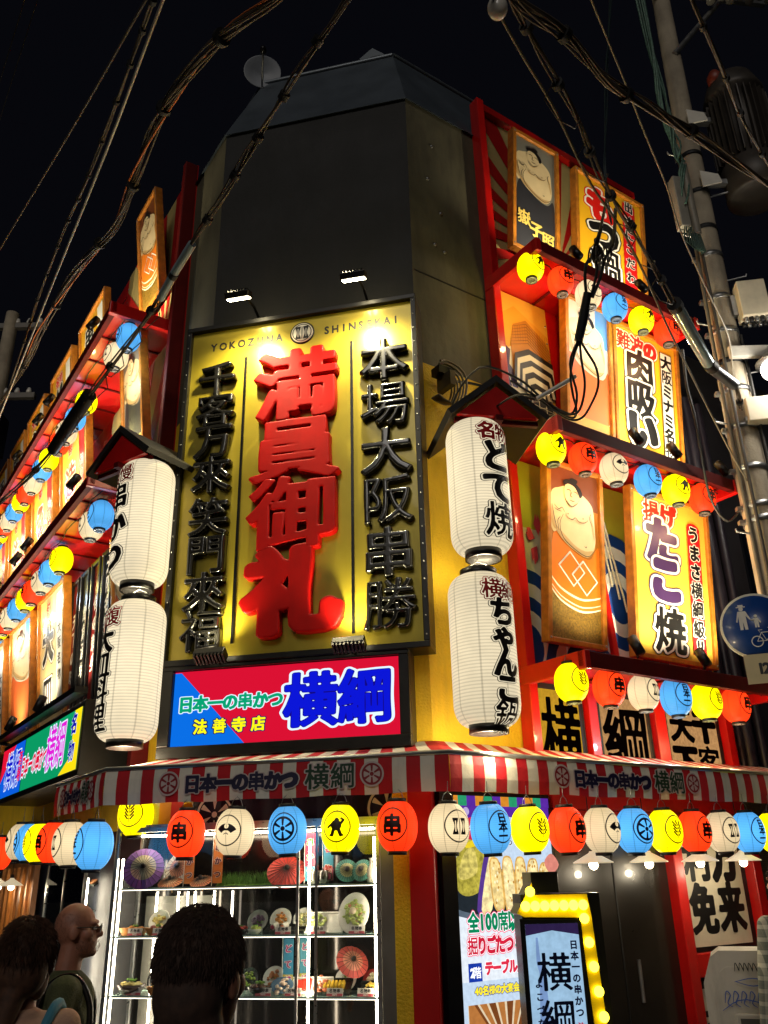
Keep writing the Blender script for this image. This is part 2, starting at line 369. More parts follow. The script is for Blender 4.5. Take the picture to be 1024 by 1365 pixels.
# ------------------------------------------------------------------ ground and the corner house
def struct(o, label=None, kind='structure'): o['kind'] = kind; o['label'] = label or o.name; return o
struct(MB().box(-80, 80, -60, 120, -.3, 0, mat('#3a3a3c', .8, var=.25, scale=.7, bump=.3, bscale=60)).build('road'))
house = thing('corner_building', 'dark three storey corner building with blunt corner and sloped metal roof edge', 'building', WORLD)
def wallbox(name, fr, u0, u1, z0, z1, o0, o1, m, label=None, parent=None):
    return MB().box(u0, u1, -o1, -o0, z0, z1, m).build(name, parent or house, label, fr.m)
Z1 = 9.61
wallbox('wall', FF, 0, FW, 6.3, Z1, -.25, 0, DARKW, 'dark upper wall above the golden signboard')
wallbox('wall', FF, 0, FW, 2.3, 6.3, -.25, 0, YWALL, 'yellow wall on the blunt corner')
wallbox('wall', FR, 0.0, 3.7, 6.26, Z1, -.25, -.001, LITGREYW, 'upper wall of the right side, floodlight painted into its grey')
wallbox('wall', FR, 0, 3.7, 2.3, 6.26, -.25, -.001, YWALL, 'rough yellow wall of the right side')
wallbox('wall', FR, 0, 3.7, 0, 2.3, -.3, -.02, mat('#171412', .35, var=.3, scale=3, coat=.2), 'black ground floor wall')
wallbox('wall', FL, -13, 0, 6.26, Z1, -.25, -.001, LITGREYW, 'upper wall of the left side, floodlight painted into its grey')
wallbox('wall', FL, -13, 0, 2.3, 6.26, -.25, -.001, YWALL, 'yellow wall of the left side')
wallbox('wall', FL, -13, -.2, 0, 2.3, -.3, -.02, mat('#161a26', .5, var=.2), 'dark blue ground floor wall')
m = MB()   # seams of the upper cladding
for z in (7.315,): m.box(.02, .93, -.004, .02, z-.008, z+.008, RUBBER)
for u, z in ((.3, 7.75), (.42, 7.7), (.25, 8.6), (.4, 8.2), (.33, 9.1)): m.lathe([(.0, .012), (.018, .012), (.018, 0)], STEEL, 8, (u, 0, z), ax='Y')
m.build('cladding_seam', house, None, FR.m)
# sloped roof edge with a metal coping
K = .5; ins = .216; ZT = 10.95; m = MB(); rm = mat('#4b545c', .5, .3, var=.15, scale=2.5, bump=.1)
lo = [FL.w(-13, 0, Z1), FL.w(0, 0, Z1), FR.w(0, 0, Z1), FR.w(3.7, 0, Z1)]
hi = [FL.w(-13, -K, ZT), FF.w(ins, -K, ZT), FF.w(FW-ins, -K, ZT), FR.w(3.7, -K, ZT)]
out = [FL.w(-13, .03, Z1-.02), FF.w(-.012, .03, Z1-.02), FF.w(FW+.012, .03, Z1-.02), FR.w(3.7, .03, Z1-.02)]
for i in range(3): m.quad(out[i], out[i+1], hi[i+1], hi[i], rm); m.quad(lo[i], lo[i+1], out[i+1], out[i], rm)
back = [FL.w(-13, -4, ZT), FF.w(.5, -6, ZT), FR.w(3.7, -4, ZT)]
m.add(hi+[back[2], back[1], back[0]], [tuple(range(7))], rm)
m.quad(lo[3], FR.w(3.7, -4, Z1), back[2], hi[3], rm)
for i in range(3): m.tube([hi[i], hi[i+1]], .035, mat('#70777c', .4, .6), 6)
m.build('roof', house)
# red frame of the right side, and its ground floor posts
m = MB()
m.box(.93, 1.03, -.14, 0, 2.65, 10.1, RPAINT, .01); m.box(1.035, 3.66, -.1, 0, 10.0, 10.1, RPAINT); m.box(3.58, 3.68, -.12, 0, 2.7, 3.4, RPAINT)
m.build('red_frame', house, 'red painted frame around the right side signs', FR.m)
m = MB(); m.box(2.44, 2.56, -.16, .02, 0, 2.3, RPAINT, .008); m.box(3.56, 3.68, -.16, .02, 0, 2.3, RPAINT, .008); m.box(2.56, 3.56, -.13, .02, 1.02, 1.2, RPAINT, .008)
m.box(1.12, 2.44, -.1, .02, 2.18, 2.32, RPAINT); m.box(2.56, 3.56, -.1, .02, 2.18, 2.32, RPAINT); m.build('door_frame', house, 'red painted frame of the entrance', FR.m)
m = MB(); m.box(1.12, 2.44, -.06, .02, 0, 2.18, mat('#1b1712', .28, var=.3, scale=2, coat=.3)); m.box(1.76, 1.775, -.066, -.06, .05, 2.15, RUBBER)
m.tube([(1.9, -.1, .9), (1.9, -.1, 1.2)], .015, STEEL, 8); m.build('door', house, 'dark sliding entrance door', FR.m)
MB().box(1.12, 3.68, -.09, -.03, 2.325, 2.64, RPAINT, .01).build('header_beam', house, 'red beam above the entrance', FR.m)
m = MB(); m.box(1.80, 1.915, -.3, .25, 0, 2.42, YWALL); m.build('corner_strip', house, 'narrow yellow strip of wall beside the showcase', FF.m)
m = MB(); m.box(1.92, 2.10, -.34, .2, 0, 2.42, RPAINT, .01); m.build('corner_post', house, 'red corner post beside the menu screen', FF.m)
# lit shop-name windows above the right awning
m = MB(); m.box(1.035, 3.58, -.03, 0, 3.2, 3.4, RPAINT)
for a, b in ((1.66, 1.77), (2.54, 2.69)): m.box(a, b, -.1, 0, 2.66, 3.4, RPAINT, .006)
m.build('window_frame', house, None, FR.m)
lit = glow('#dca468', .55, .2); lity = glow('#dca62c', .62, .15)
for k, (a, b, txt, lm) in enumerate(((1.05, 1.64, '横', lity), (1.79, 2.52, '綱', lit), (2.70, 3.56, None, lit))):
    w = MB().box(a, b, -.05, -.002, 2.62, 3.36, RUBBER); x0, x1 = a+.06, b-.06; w.box(x0, x1, -.052, -.05, 2.62, 3.31, lm)
    o = w.build('window', house, 'lit panel above the awning', FR.m); t = MB(); K1 = glow('#120705', .25)
    if txt: letters(t, txt, (x0+x1)/2, 2.93, .66, [(.08, K1)], y=.056, nib=HEAVY, sx=.92*(x1-x0)/.6, cover=.6)
    else:
        letters(t, '天下', x0+.2, 2.96, .34, [(.08, K1)], y=.056, vertical=True, nib=HEAVY, pitch=.36); letters(t, '千客', x1-.19, 2.97, .34, [(.08, K1)], y=.056, vertical=True, nib=HEAVY, pitch=.36)
    t.build('lettering', o, None, FR.m)

# dark neighbour on the right, with its drain pipes
nb = thing('neighbour_building', 'dark narrow neighbour building with drain pipes beyond the right side signs', 'building', FR)
DK = mat('#17141a', .7, var=.3, scale=2, dirt=.3)
m = MB().box(3.72, 9, .15, 5, 0, 8.0, DK); m.box(4.9, 5.6, .12, .16, 4.0, 5.6, mat('#0a0d14', .2)); m.box(3.72, 5, .1, .15, 2.6, 2.75, DK); m.build('wall', nb)
for u, r in ((3.86, .06), (4.02, .04), (4.15, .075), (4.4, .05)): MB().tube([(u, .06, .2), (u, .06, 6.9), (u+.06, .1, 7.2)], r, mat('#221d26', .4, var=.2), 10).build('drain_pipe', nb)
br = bpy.data.materials.new('brick'); br.use_nodes = True; _n = br.node_tree; bt = _n.nodes.new('ShaderNodeTexBrick'); bt.inputs['Scale'].default_value = 14
bt.inputs['Color1'].default_value = (.1, .07, .05, 1); bt.inputs['Color2'].default_value = (.16, .12, .08, 1); bt.inputs['Mortar'].default_value = (.02, .02, .02, 1)
_tc = _n.nodes.new('ShaderNodeTexCoord'); _mp = _n.nodes.new('ShaderNodeMapping'); _mp.inputs['Rotation'].default_value = (D(90), 0, 0); _n.links.new(_tc.outputs['Object'], _mp.inputs[0]); _n.links.new(_mp.outputs[0], bt.inputs['Vector']); _n.links.new(bt.outputs[0], _n.nodes['Principled BSDF'].inputs['Base Color'])
MB().box(3.70, 4.6, -.02, .14, 0, 2.5, br).build('brick_wall', nb)

# ------------------------------------------------------------------ golden signboard with raised characters
GOLD = mat('#ab982a', .3, .35, var=.1, scale=3, bump=.04, bscale=12, coat=.25)
RAISED = mat('#a80606', .5, var=.14, scale=5, coat=.05, spec=.12, bump=.04, bscale=30, dirt=.3); RBLACK = mat('#11100f', .22, var=.1, coat=.7); FRAMEM = mat('#191815', .35, .4, bump=.04)
sg = thing('golden_signboard', 'huge gold signboard with raised red and black characters on the blunt corner', 'signboard', FF, 1.0, .02, 3.47)
w2, hh = 1.13, 3.33
m = MB().box(-w2+.05, w2-.05, -.22, -.02, .05, hh-.05, GOLD); m.build('board', sg)
m = MB()
for a in ((-w2, w2, 0, .05), (-w2, w2, hh-.05, hh)): m.box(a[0], a[1], -.27, 0, a[2], a[3], FRAMEM, .006)
for a in ((-w2, -w2+.05), (w2-.05, w2)): m.box(a[0], a[1], -.27, 0, .05, hh-.05, FRAMEM, .006)
for k in range(22):
    z = .1+k*.15
    for x in (-w2+.025, w2-.025): m.lathe([(0, .275), (.007, .275), (.007, .268)], STEEL, 6, (x, 0, z), ax='Y')
m.build('frame', sg)
m = MB()
for x in (-.52, .51): m.box(x-.012, x+.012, -.236, -.22, .16, 2.93, RBLACK)
m.build('dividing_line', sg)
for k, ch in enumerate('満員御礼'):
    z = (5.99, 5.33, 4.72, 4.03)[k]-3.47
    m = MB(); letters(m, ch, 0, z, .76, [(.076, RAISED)], y=.225, nib=(1.2, .82, .2, .008), n=104, puff=(.086, .009, .078), sx=1.06, cover=.66, sy=(1., .84, .92, 1.)[k]); m.build('raised_character', sg, 'red raised character on gold board')
for k, ch in enumerate('本場大阪串勝'):
    z = (6.12, 5.66, 5.20, 4.75, 4.28, 3.84)[k]-3.47
    m = MB(); letters(m, ch, .82, z, .45, [(.038, RBLACK)], y=.225, nib=BRUSH, n=84, puff=(.075, .04, .045), cover=.56); m.build('raised_character', sg, 'black raised character on gold board')
for k, ch in enumerate('千客万來笑門來福'):
    z = (6.17, 5.84, 5.52, 5.18, 4.77, 4.42, 4.08, 3.75)[k]-3.47
    m = MB(); letters(m, ch, -.78, z, .375, [(.038, RBLACK)], y=.225, nib=BRUSH, n=80, puff=(.075, .04, .045), cover=.56); m.build('raised_character', sg, 'black raised character on gold board')
m = MB(); BK = ink('#17150c')
def spaced(m, s, x0, x1, z, size, mt, y):
    for k, c in enumerate(s): letters(m, c, x0+(x1-x0)*k/(len(s)-1), z, size, [(.035, mt)], y=y, nib=ROUND, sx=.85)
spaced(m, 'YOKOZUNA', -.86, -.2, 3.10, .115, BK, .222); spaced(m, 'SHINSEKAI', .27, .93, 3.10, .115, BK, .222); m.build('lettering', sg)
m = MB(); m.lathe([(0, .226), (.12, .226), (.12, .22)], BK, 32, (.03, 0, 3.11), ax='Y'); m.lathe([(0, .230), (.105, .230), (.105, .226)], WHITE, 32, (.03, 0, 3.11), ax='Y')
emblem(m, 'twin', .03, 3.11, .23, BK, y=.233); emblem(m, 'ring', .03, 3.11, .19, BK, y=.233); m.build('emblem', sg)

def lamp(kind, parent, loc, aim, energy, color=(1, .86, .55), size=70, blend=.6, rad=.03):
    l = bpy.data.lights.new('lamp', kind); l.energy = energy; l.color = color; l.shadow_soft_size = rad
    if kind == 'SPOT': l.spot_size = D(size); l.spot_blend = blend
    o = bpy.data.objects.new('lamp_or_fill_light', l); COL.objects.link(o); o.parent = parent; o.location = loc
    d = Vector(aim)-Vector(loc); o.rotation_euler = d.to_track_quat('-Z', 'Y').to_euler(); return o
LEDW = glow('#fff2c8', 30)
for k, u in enumerate((.56, 1.65)):
    t = thing('floodlight', ('lit floodlight on an arm over the gold sign, the one above the left black characters', 'lit floodlight on an arm over the gold sign, the one above the right black characters')[k], 'floodlight', FF, u, .02, 6.80, 'floodlights of the gold sign')
    MB().tube([(0, 0, .05), (0, -.3, .12), (0, -.62, .06)], .014, BMETAL, 8).build('arm', t)
    m = MB().box(-.115, .115, -.12, .0, -.03, .03, BMETAL, .008)
    for q in range(7): m.box(-.1+q*.03, -.09+q*.03, -.088, -.005, .03, .05, BMETAL)
    xf = Matrix.Translation((0, -.62, .0)) @ Matrix.Rotation(D(28), 4, 'X'); m.build('housing', t, None, xf)
    MB().box(-.10, .10, -.11, -.02, -.040, -.032, LEDW).build('lens', t, None, xf)
    lamp('SPOT', t, (0, -.68, -.10), (0, -.12, -1.3), 170, (1, .87, .5), 130, .9, .05)
    lamp('POINT', t, (0, -.5, .12), (0, 0, 0), 7.0, (1, .85, .5), rad=.05)
for k, u in enumerate((.38, 1.52)):
    t = thing('floodlight', ('black floodlight at the foot of the gold sign under its left characters', 'black floodlight at the foot of the gold sign under its right characters')[k], 'floodlight', FF, u, .30, 3.50, 'floodlights of the gold sign')
    MB().tube([(0, .0, -.02), (0, -.12, .0)], .014, BMETAL, 8).build('arm', t)
    xf = Matrix.Translation((0, -.13, .0)) @ Matrix.Rotation(D(-35), 4, 'X'); m = MB().box(-.13, .13, -.05, .05, -.03, .04, BMETAL, .008)
    for q in range(9): m.box(-.12+q*.03, -.105+q*.03, -.048, .048, -.055, -.03, BMETAL)
    m.build('housing', t, None, xf); MB().box(-.115, .115, -.04, .04, .041, .044, glow('#fff2c8', 12)).build('lens', t, None, xf)
    lamp('SPOT', t, (0, -.10, .1), (0, .02, 1.2), 60, (1, .9, .5), 130, .8, .05)

# ------------------------------------------------------------------ lit shop sign under it
t = thing('lightbox_sign', 'backlit red and blue sign with big blue characters above the striped awning', 'sign', FF, .92, .02, 2.77)
a, h2 = 1.0, .71
MB().box(-a-.03, a+.03, -.2, 0, -.03, h2+.03, FRAMEM, .01).build('housing', t)
m = MB()
for q in ((-a-.03, a+.03, -.03, .06), (-a-.03, a+.03, h2-.045, h2+.03)): m.box(q[0], q[1], -.25, -.2, q[2], q[3], FRAMEM, .006)
for q in ((-a-.03, -a+.07), (a-.05, a+.03)): m.box(q[0], q[1], -.25, -.2, .06, h2-.045, FRAMEM, .006)
m.build('frame', t)
ar = Art(2*a-.12, .6, .205); ar.rect(0, 0, 1, 1, glow('#e01234', .8)); ar.poly([(0, 0), (.335, 0), (.03, .985), (0, .985)], glow('#0a6ce0', .9))
GW = glow('#d9ecff', 1.0)
ar.text('日本一の串かつ', .262, .555, .135, [(.11, GW), (.055, glow('#05a070', .9))], nib=(1.15, .9, .2, .004), pitch=.127)
ar.text('法善寺店', .262, .25, .12, [(.11, glow('#1a1268', .8)), (.045, glow('#f0ec10', 1.0))], nib=(1.15, .9, .2, .004), pitch=.163)
ar.text('横綱', .735, .52, .44, [(.135, GW), (.095, glow('#120a80', .9)), (.082, glow('#0a14c8', 1.0))], nib=(1.3, .85, .1, .008), pitch=.435, n=100, cover=.68)
ar.mb.build('lit_face', t, None, Matrix.Translation((.01, 0, .06)))

# LED sign on the left side
t = thing('lightbox_sign', 'backlit green and yellow sign with magenta characters on the left side', 'sign', FL, -2.95, .02, 2.80)
MB().box(-1.75, 1.75, -.5, 0, -.06, .62, FRAMEM, .01).build('housing', t)
MB().box(-1.75, 1.8, -.62, -.5, .66, .72, FRAMEM).tube([(-1.7, -.56, .66), (-1.5, -.5, .62)], .02, STEEL).build('visor', t)
ar = Art(3.4, .56, .502); ar.rect(0, 0, 1, 1, glow('#0a9a62', .85)); ar.poly([(0, 0), (.0, 0), (.34, 0), (.34, 1), (0, 1)], glow('#0a5ad8', .9)); ar.poly([(0, .3), (.2, 1), (0, 1)], glow('#e01234', .9))
ar.poly([(.82, 0), (1, 0), (1, 1), (.93, 1), (.93, .25)], glow('#f2d410', 1.0)); ar.rect(.34, 0, .347, 1, RUBBER)
ar.text('日本一の串かつ', .50, .45, .24, [(.1, GW), (.035, glow('#e0103a', .9))], pitch=.165, sx=.75, nib=ROUND); ar.text('横綱', .755, .55, .46, [(.1, GW), (.06, glow('#d21ac8', 1.))], pitch=.36, sx=.8)
ar.text('名物', .94, .55, .2, [(.08, GW), (.05, glow('#10109a', 1.))], vertical=True, pitch=.25); ar.text('横綱', .2, .5, .44, [(.1, GW), (.06, glow('#1018c0', 1.))], pitch=.4, sx=.8); ar.text('酒場', .31, .5, .17, [(.05, glow('#e0103a', 1.))], vertical=True)
ar.mb.build('lit_face', t)

# ------------------------------------------------------------------ striped awning around the corner
aw = thing('striped_awning', 'red and white striped awning with dark lettering wrapped around the corner', 'awning', WORLD)
AR = mat('#c4121e', .75, var=.12, scale=4, bump=.35, bscale=9, dirt=.3); AWH = mat('#e6dfcc', .75, var=.1, scale=3, bump=.35, bscale=9, dirt=.4)
CL = FF.w(-.27, .7, 0); CR = FF.w(2.29, .7, 0)
lend = FL.w(-1.0, .72, 0); rend = FR.w(4.2, .74, 0)
inner = [FL.w(-1.0, .03, 0), FF.w(-.02, .03, 0), FF.w(FW+.02, .03, 0), FR.w(4.2, .03, 0)]; outer = [lend, CL, CR, rend]
top = MB(); val = MB(); ZI, ZO, ZB = 2.80, 2.635, 2.372
for i in range(3):
    a, b, c, d = inner[i], inner[i+1], outer[i+1], outer[i]; n = max(2, round((c-d).length/.1)); 
    for k in range(n):
        m_ = (AWH, AR)[(k+(i != 1)) % 2] if i else (AWH, AR)[(n-k) % 2]
        p = [d.lerp(c, k/n), d.lerp(c, (k+1)/n), a.lerp(b, (k+1)/n), a.lerp(b, k/n)]
        for j in range(3):   # a slight sag of the cloth
            s0, s1 = j/3, (j+1)/3; zz = lambda s: ZO+(ZI-ZO)*s-.018*sin(pi*s)
            q = [p[0].lerp(p[3], s0), p[1].lerp(p[2], s0), p[1].lerp(p[2], s1), p[0].lerp(p[3], s1)]
            top.quad(*[(v.x, v.y, zz(s)) for v, s in zip(q, (s0, s0, s1, s1))], m_)
        o_ = [(p[0].x, p[0].y, ZO), (p[1].x, p[1].y, ZO)]; dn = lambda v, r: (v.x, v.y, ZB+.006*sin(v.x*9+v.y*7)+r)
        nrm = Vector((d.y-c.y, c.x-d.x, 0)).normalized(); nrm = -nrm if nrm.dot(d-EYE) > 0 else nrm
        bl = lambda v, s: Vector((v.x, v.y, 0))+nrm*.012*sin(pi*s)
        for j in range(3):
            s0, s1 = j/3, (j+1)/3; z_ = lambda s, v: ZO+(ZB+.004*sin(v.x*11)-ZO)*s
            A0, A1, B1, B0 = bl(p[0], s0), bl(p[1], s0), bl(p[1], s1), bl(p[0], s1)
            val.quad((A0.x, A0.y, z_(s0, A0)), (B0.x, B0.y, z_(s1, B0)), (B1.x, B1.y, z_(s1, B1)), (A1.x, A1.y, z_(s0, A1)), m_)
top.build('canopy', aw); val.build('valance', aw)
m = MB(); m.tube([tuple(v)[:2]+(ZO-.01,) for v in outer], .018, STEEL, 6)
for i in (0, 3): m.tube([tuple(inner[i])[:2]+(ZI-.02,), tuple(outer[i])[:2]+(ZO-.01,)], .015, STEEL, 6)
m.build('frame', aw)
def on_plane(p0, p1):
    ex = (p1-p0).normalized(); nn = Vector((ex.y, -ex.x, 0)); nn = -nn if nn.dot(p0-EYE) > 0 else nn; mid = (p0+p1)/2
    return lambda x, z, o: tuple(mid+ex*x+nn*(o+.018)+Vector((0, 0, z)))
NAVY = ink('#171338'); DGRN = ink('#123a22'); HALO = ink('#c9b9b4'); WHL = ink('#8a1a22')
for p0, p1, cx, sc in ((CL, CR, 0, 1.0), (CR, rend, -.52, .97), (lend, CL, -.0, .5)):
    mp = on_plane(p0, p1); m = MB(); zc = 2.503
    letters(m, '日本一の串かつ', cx-.215*sc, zc-.01, .132, [(.16, HALO), (.10, NAVY)], nib=(1.15, .9, .1, .004), mp=mp, pitch=.122*sc, sx=sc if sc < .9 else 1, gap=.0012)
    letters(m, '横綱', cx+.445*sc, zc, .18, [(.13, HALO), (.08, DGRN)], mp=mp, pitch=.185*sc, sx=sc if sc < .9 else 1, gap=.0012)
    for q in (-.765, .745):
        x = cx+q*sc; vs = [mp(x+.085*cos(t_)*min(1, sc*1.1), zc+.085*sin(t_), 0) for t_ in np.arange(28)*2*pi/28]; m.add(vs, [list(range(28))], HALO); emblem(m, 'wheel', x, zc, .155, WHL, y=.0012, mp=mp)
    m.build('lettering', aw)

# ------------------------------------------------------------------ red canopies that carry the lantern rows
def canopy(label, fr, u0, u1, zt, part_soffit=True):
    t = thing('red_canopy', label, 'canopy', fr, 0, 0, zt, 'red canopies on both sides')
    MB().box(u0, u1, -.78, -.72, -.13, 0, MAROON, .006).build('fascia', t)
    MB().box(u0+.02, u1-.02, -.72, -.0, -.045, -.01, RPAINT).build('soffit', t)
    for u in (u0, u1-.06): MB().box(u, u+.06, -.80, -.02, -.15, .0, RPAINT, .006).build('end_bar', t)
    n = int((u1-u0)/.55)
    for k in range(n+1): u = u0+.1+k*(u1-u0-.2)/n; MB().box(u-.012, u+.012, -.71, -.03, -.062, -.045, MAROON).build('batten', t)
    m = MB(); pts = [(u0+.05+(u1-u0-.1)*k/40, -.6-.02*sin(k*1.7), -.07-.02*abs(sin(k*.9))) for k in range(41)]; m.tube(pts, .006, CABLE, 5)
    m.build('cable', t); return t
canopy('top red canopy of the right side, above the tower mural', FR, .92, 3.4, 7.56)
canopy('middle red canopy of the right side, above the flower and wave mural', FR, .92, 3.52, 5.57)
canopy('lowest red canopy of the right side, above the lit panels', FR, .92, 3.6, 3.46)
canopy('upper red canopy of the left side behind the hanging pipe', FL, -10.5, -1.0, 7.66)
canopy('lower red canopy of the left side above the green lit sign', FL, -10.5, -1.0, 5.60)
m = MB().box(1.03, 3.58, -.012, 0, 3.28, 3.415, RPAINT); m.build('red_band', house, None, FR.m)

# ------------------------------------------------------------------ paper lanterns
LC = {'yellow': ('#f8e200', 2.1), 'red': ('#f2340e', 1.9), 'white': ('#f2d8a8', 1.02), 'blue': ('#4fa4e6', 1.3)}
LR, LH = .134, .150
PAP = {k: paper(c, e, 24, LR, LH, 8) for k, (c, e) in LC.items()}
LINK = {'yellow': ink('#3a3208'), 'red': ink('#3a0a06'), 'white': ink('#221a24'), 'blue': ink('#12204c')}
def lprof(R, H, e=1.25, p=2.0): return lambda z: R*math.sqrt(max(0, 1-abs(z/(e*H))**p))
def small_lantern(color, kind, bulb):
    t = thing('paper_lantern', None, 'lantern', WORLD)
    pr = lprof(LR, LH, 1.13, 2.2); m = MB()
    m.lathe([(pr(z), z) for z in np.linspace(-LH, LH, 19)], PAP[color], 28); m.build('shade', t)
    r = pr(LH)
    MB().lathe([(0, LH-.004), (r*.93, LH-.004), (r*.93, LH+.022), (r*.8, LH+.022), (r*.8, LH+.006), (0, LH+.006)], RUBBER, 18).build('top_ring', t)
    m = MB().lathe([(r*.5, -LH-.004), (r*.93, -LH+.004), (r*.93, -LH-.022), (r*.5, -LH-.022), (r*.5, -LH-.004)], RUBBER, 18)
    m.lathe([(0, -LH-.006), (r*.5, -LH-.006)], RUBBER, 18); m.build('bottom_ring', t)
    MB().tube([(-.045, 0, LH+.02), (-.03, 0, LH+.06), (0, 0, LH+.085), (.03, 0, LH+.06), (.045, 0, LH+.02)], .0025, STEEL, 5).tube([(0, 0, LH+.085), (.004, 0, LH+.15)], .0025, STEEL, 5).build('hook', t)
    m = MB(); mp = lambda x, z, o: ((pr(z)+.0022+o)*sin(x/LR), -(pr(z)+.0022+o)*cos(x/LR), z)
    emblem(m, 'ring', 0, .008, .205, LINK[color], mp=mp)
    if kind == '串': letters(m, '串', 0, .005, .135, [(.06, LINK[color])], mp=mp, nib=ROUND, n=44)
    elif kind == '日本一':
        letters(m, '日本一', 0, .006, .066, [(.05, LINK[color])], mp=mp, nib=ROUND, n=40, vertical=True, pitch=.056, sx=1.15)
    else: emblem(m, kind, 0, .005, .17, LINK[color], mp=mp)
    m.build('crest', t)
    if bulb: lamp('POINT', t, (0, .0, -LH-.14), (0, 0, -1), 5.5, {'yellow': (1, .85, .25), 'red': (1, .55, .28), 'white': (1, .85, .6), 'blue': (.6, .8, 1)}[color], rad=.03)  # added fill light below the closed lantern, brightens wall and signs
    return t
CREST = {'ear': 'rice-ear crest', '串': 'skewer character crest', 'twin': 'twin-tablet crest', '日本一': 'lettered crest', 'fan': 'fan crest', 'wheel': 'wheel crest', 'sumo': 'wrestler crest'}
_proto = {}
NTH = ['first', 'second', 'third', 'fourth', 'fifth', 'sixth', 'seventh', 'eighth', 'ninth', 'tenth', 'eleventh', 'twelfth', 'thirteenth', 'fourteenth', 'fifteenth', 'sixteenth', 'seventeenth', 'eighteenth', 'nineteenth', 'twentieth']
def place_lantern(fr, u, off, z, color, kind, label, group, lean=0):
    key = (color, kind, z > 3)
    if key not in _proto: _proto[key] = small_lantern(color, kind, z > 3); o = _proto[key]
    else: o = copy_tree(_proto[key])
    sc = random.uniform(.97, 1.03)
    o.matrix_world = fr.m @ Matrix.Translation((u, -off, z)) @ Matrix.Rotation(D(random.uniform(-9, 9)), 4, 'Z') @ Matrix.Rotation(D(lean+random.uniform(-2.5, 2.5)), 4, 'Y') @ Matrix.Diagonal((sc, sc, sc*random.uniform(.97, 1.03), 1))
    tag(o, label, 'lantern', group)
def lantern_row(fr, us, off, zs, seq, where, group):
    n = {}
    for k, u in enumerate(us):
        c, kd = seq[k % len(seq)]; z = zs[k] if isinstance(zs, (list, tuple)) else zs
        place_lantern(fr, u, off, z, c, kd, f'{c} paper lantern with {CREST[kd]}, {NTH[k]} from the corner {where}', group)
Y1, RD, W1, B1, W2_, B2, YS = ('yellow', 'ear'), ('red', '串'), ('white', 'twin'), ('blue', '日本一'), ('white', 'fan'), ('blue', 'wheel'), ('yellow', 'sumo')
lantern_row(FR, [-.475+.352*k for k in range(11)], .75, 2.13, [W1, B1, Y1, RD, W2_, B2, Y1, RD, W1, B1, Y1], 'under right awning', 'lanterns under the right awning')
for u, (c, kd), ps in zip((.40, .765, 1.15, 1.525, 1.92), (RD, W2_, B2, YS, RD), ('leftmost, beside the purple parasol', 'beside the red one', 'in the middle of the showcase front', 'over the right glass door', 'at the red corner post')):
    place_lantern(FF, u, .70, 2.16, c, kd, f'{c} paper lantern with {CREST[kd]} under front awning, {ps}', 'lanterns under the front awning', 0)
lantern_row(FL, [.36, -.27, -.78, -1.25, -1.62, -1.98, -2.9], .75, [2.10, 2.135, 2.165, 2.18, 2.2, 2.22, 2.15], [('blue', '日本一'), ('white', 'twin'), RD, Y1, B2, W2_, RD], 'under left awning', 'lanterns under the left awning')
place_lantern(FF, -.28, .18, 2.34, 'yellow', 'ear', 'yellow paper lantern hung high behind the front awning beside the showcase top', 'lanterns under the front awning')
RA = [YS, RD, W2_, B1, YS, RD]; RC = [Y1, RD, W1, B1, Y1, RD]
lantern_row(FR, [1.01, 1.42, 1.82, 2.22, 2.64, 3.06], .60, 7.36, RA, 'below the top red canopy', 'lanterns below the right red canopies')
lantern_row(FR, [1.013, 1.415, 1.83, 2.31, 2.73, 3.15], .60, 5.345, RA, 'below the middle red canopy', 'lanterns below the right red canopies')
lantern_row(FR, [.946, 1.377, 1.80, 2.22, 2.64, 3.07], .60, 3.235, RC, 'below the lowest red canopy', 'lanterns below the right red canopies')
LSEQ = [B2, W1, Y1, B1, W2_, RD, Y1, B2, W1, RD, Y1, B1, W2_, RD, Y1, B1, W1, RD]
lantern_row(FL, [-1.176, -1.612, -2.8, -3.3, -3.72, -4.1, -4.65, -5.05, -5.6, -6.05, -6.4, -6.87, -7.3, -7.6, -8.0, -8.45, -8.9, -9.35], .52, 7.38, LSEQ, 'on upper left canopy', 'lanterns below the left red canopies')
LSEQ2 = [B1, W1, Y1, B2, W2_, RD, Y1, B1, W1, RD, Y1, B2, W2_, RD]
lantern_row(FL, [-1.44, -1.76, -2.99, -3.5, -3.9, -4.4, -4.75, -5.27, -5.75, -6.1, -6.4, -6.85, -7.3, -7.75], .52, 5.34, LSEQ2, 'on lower left canopy', 'lanterns below the left red canopies')

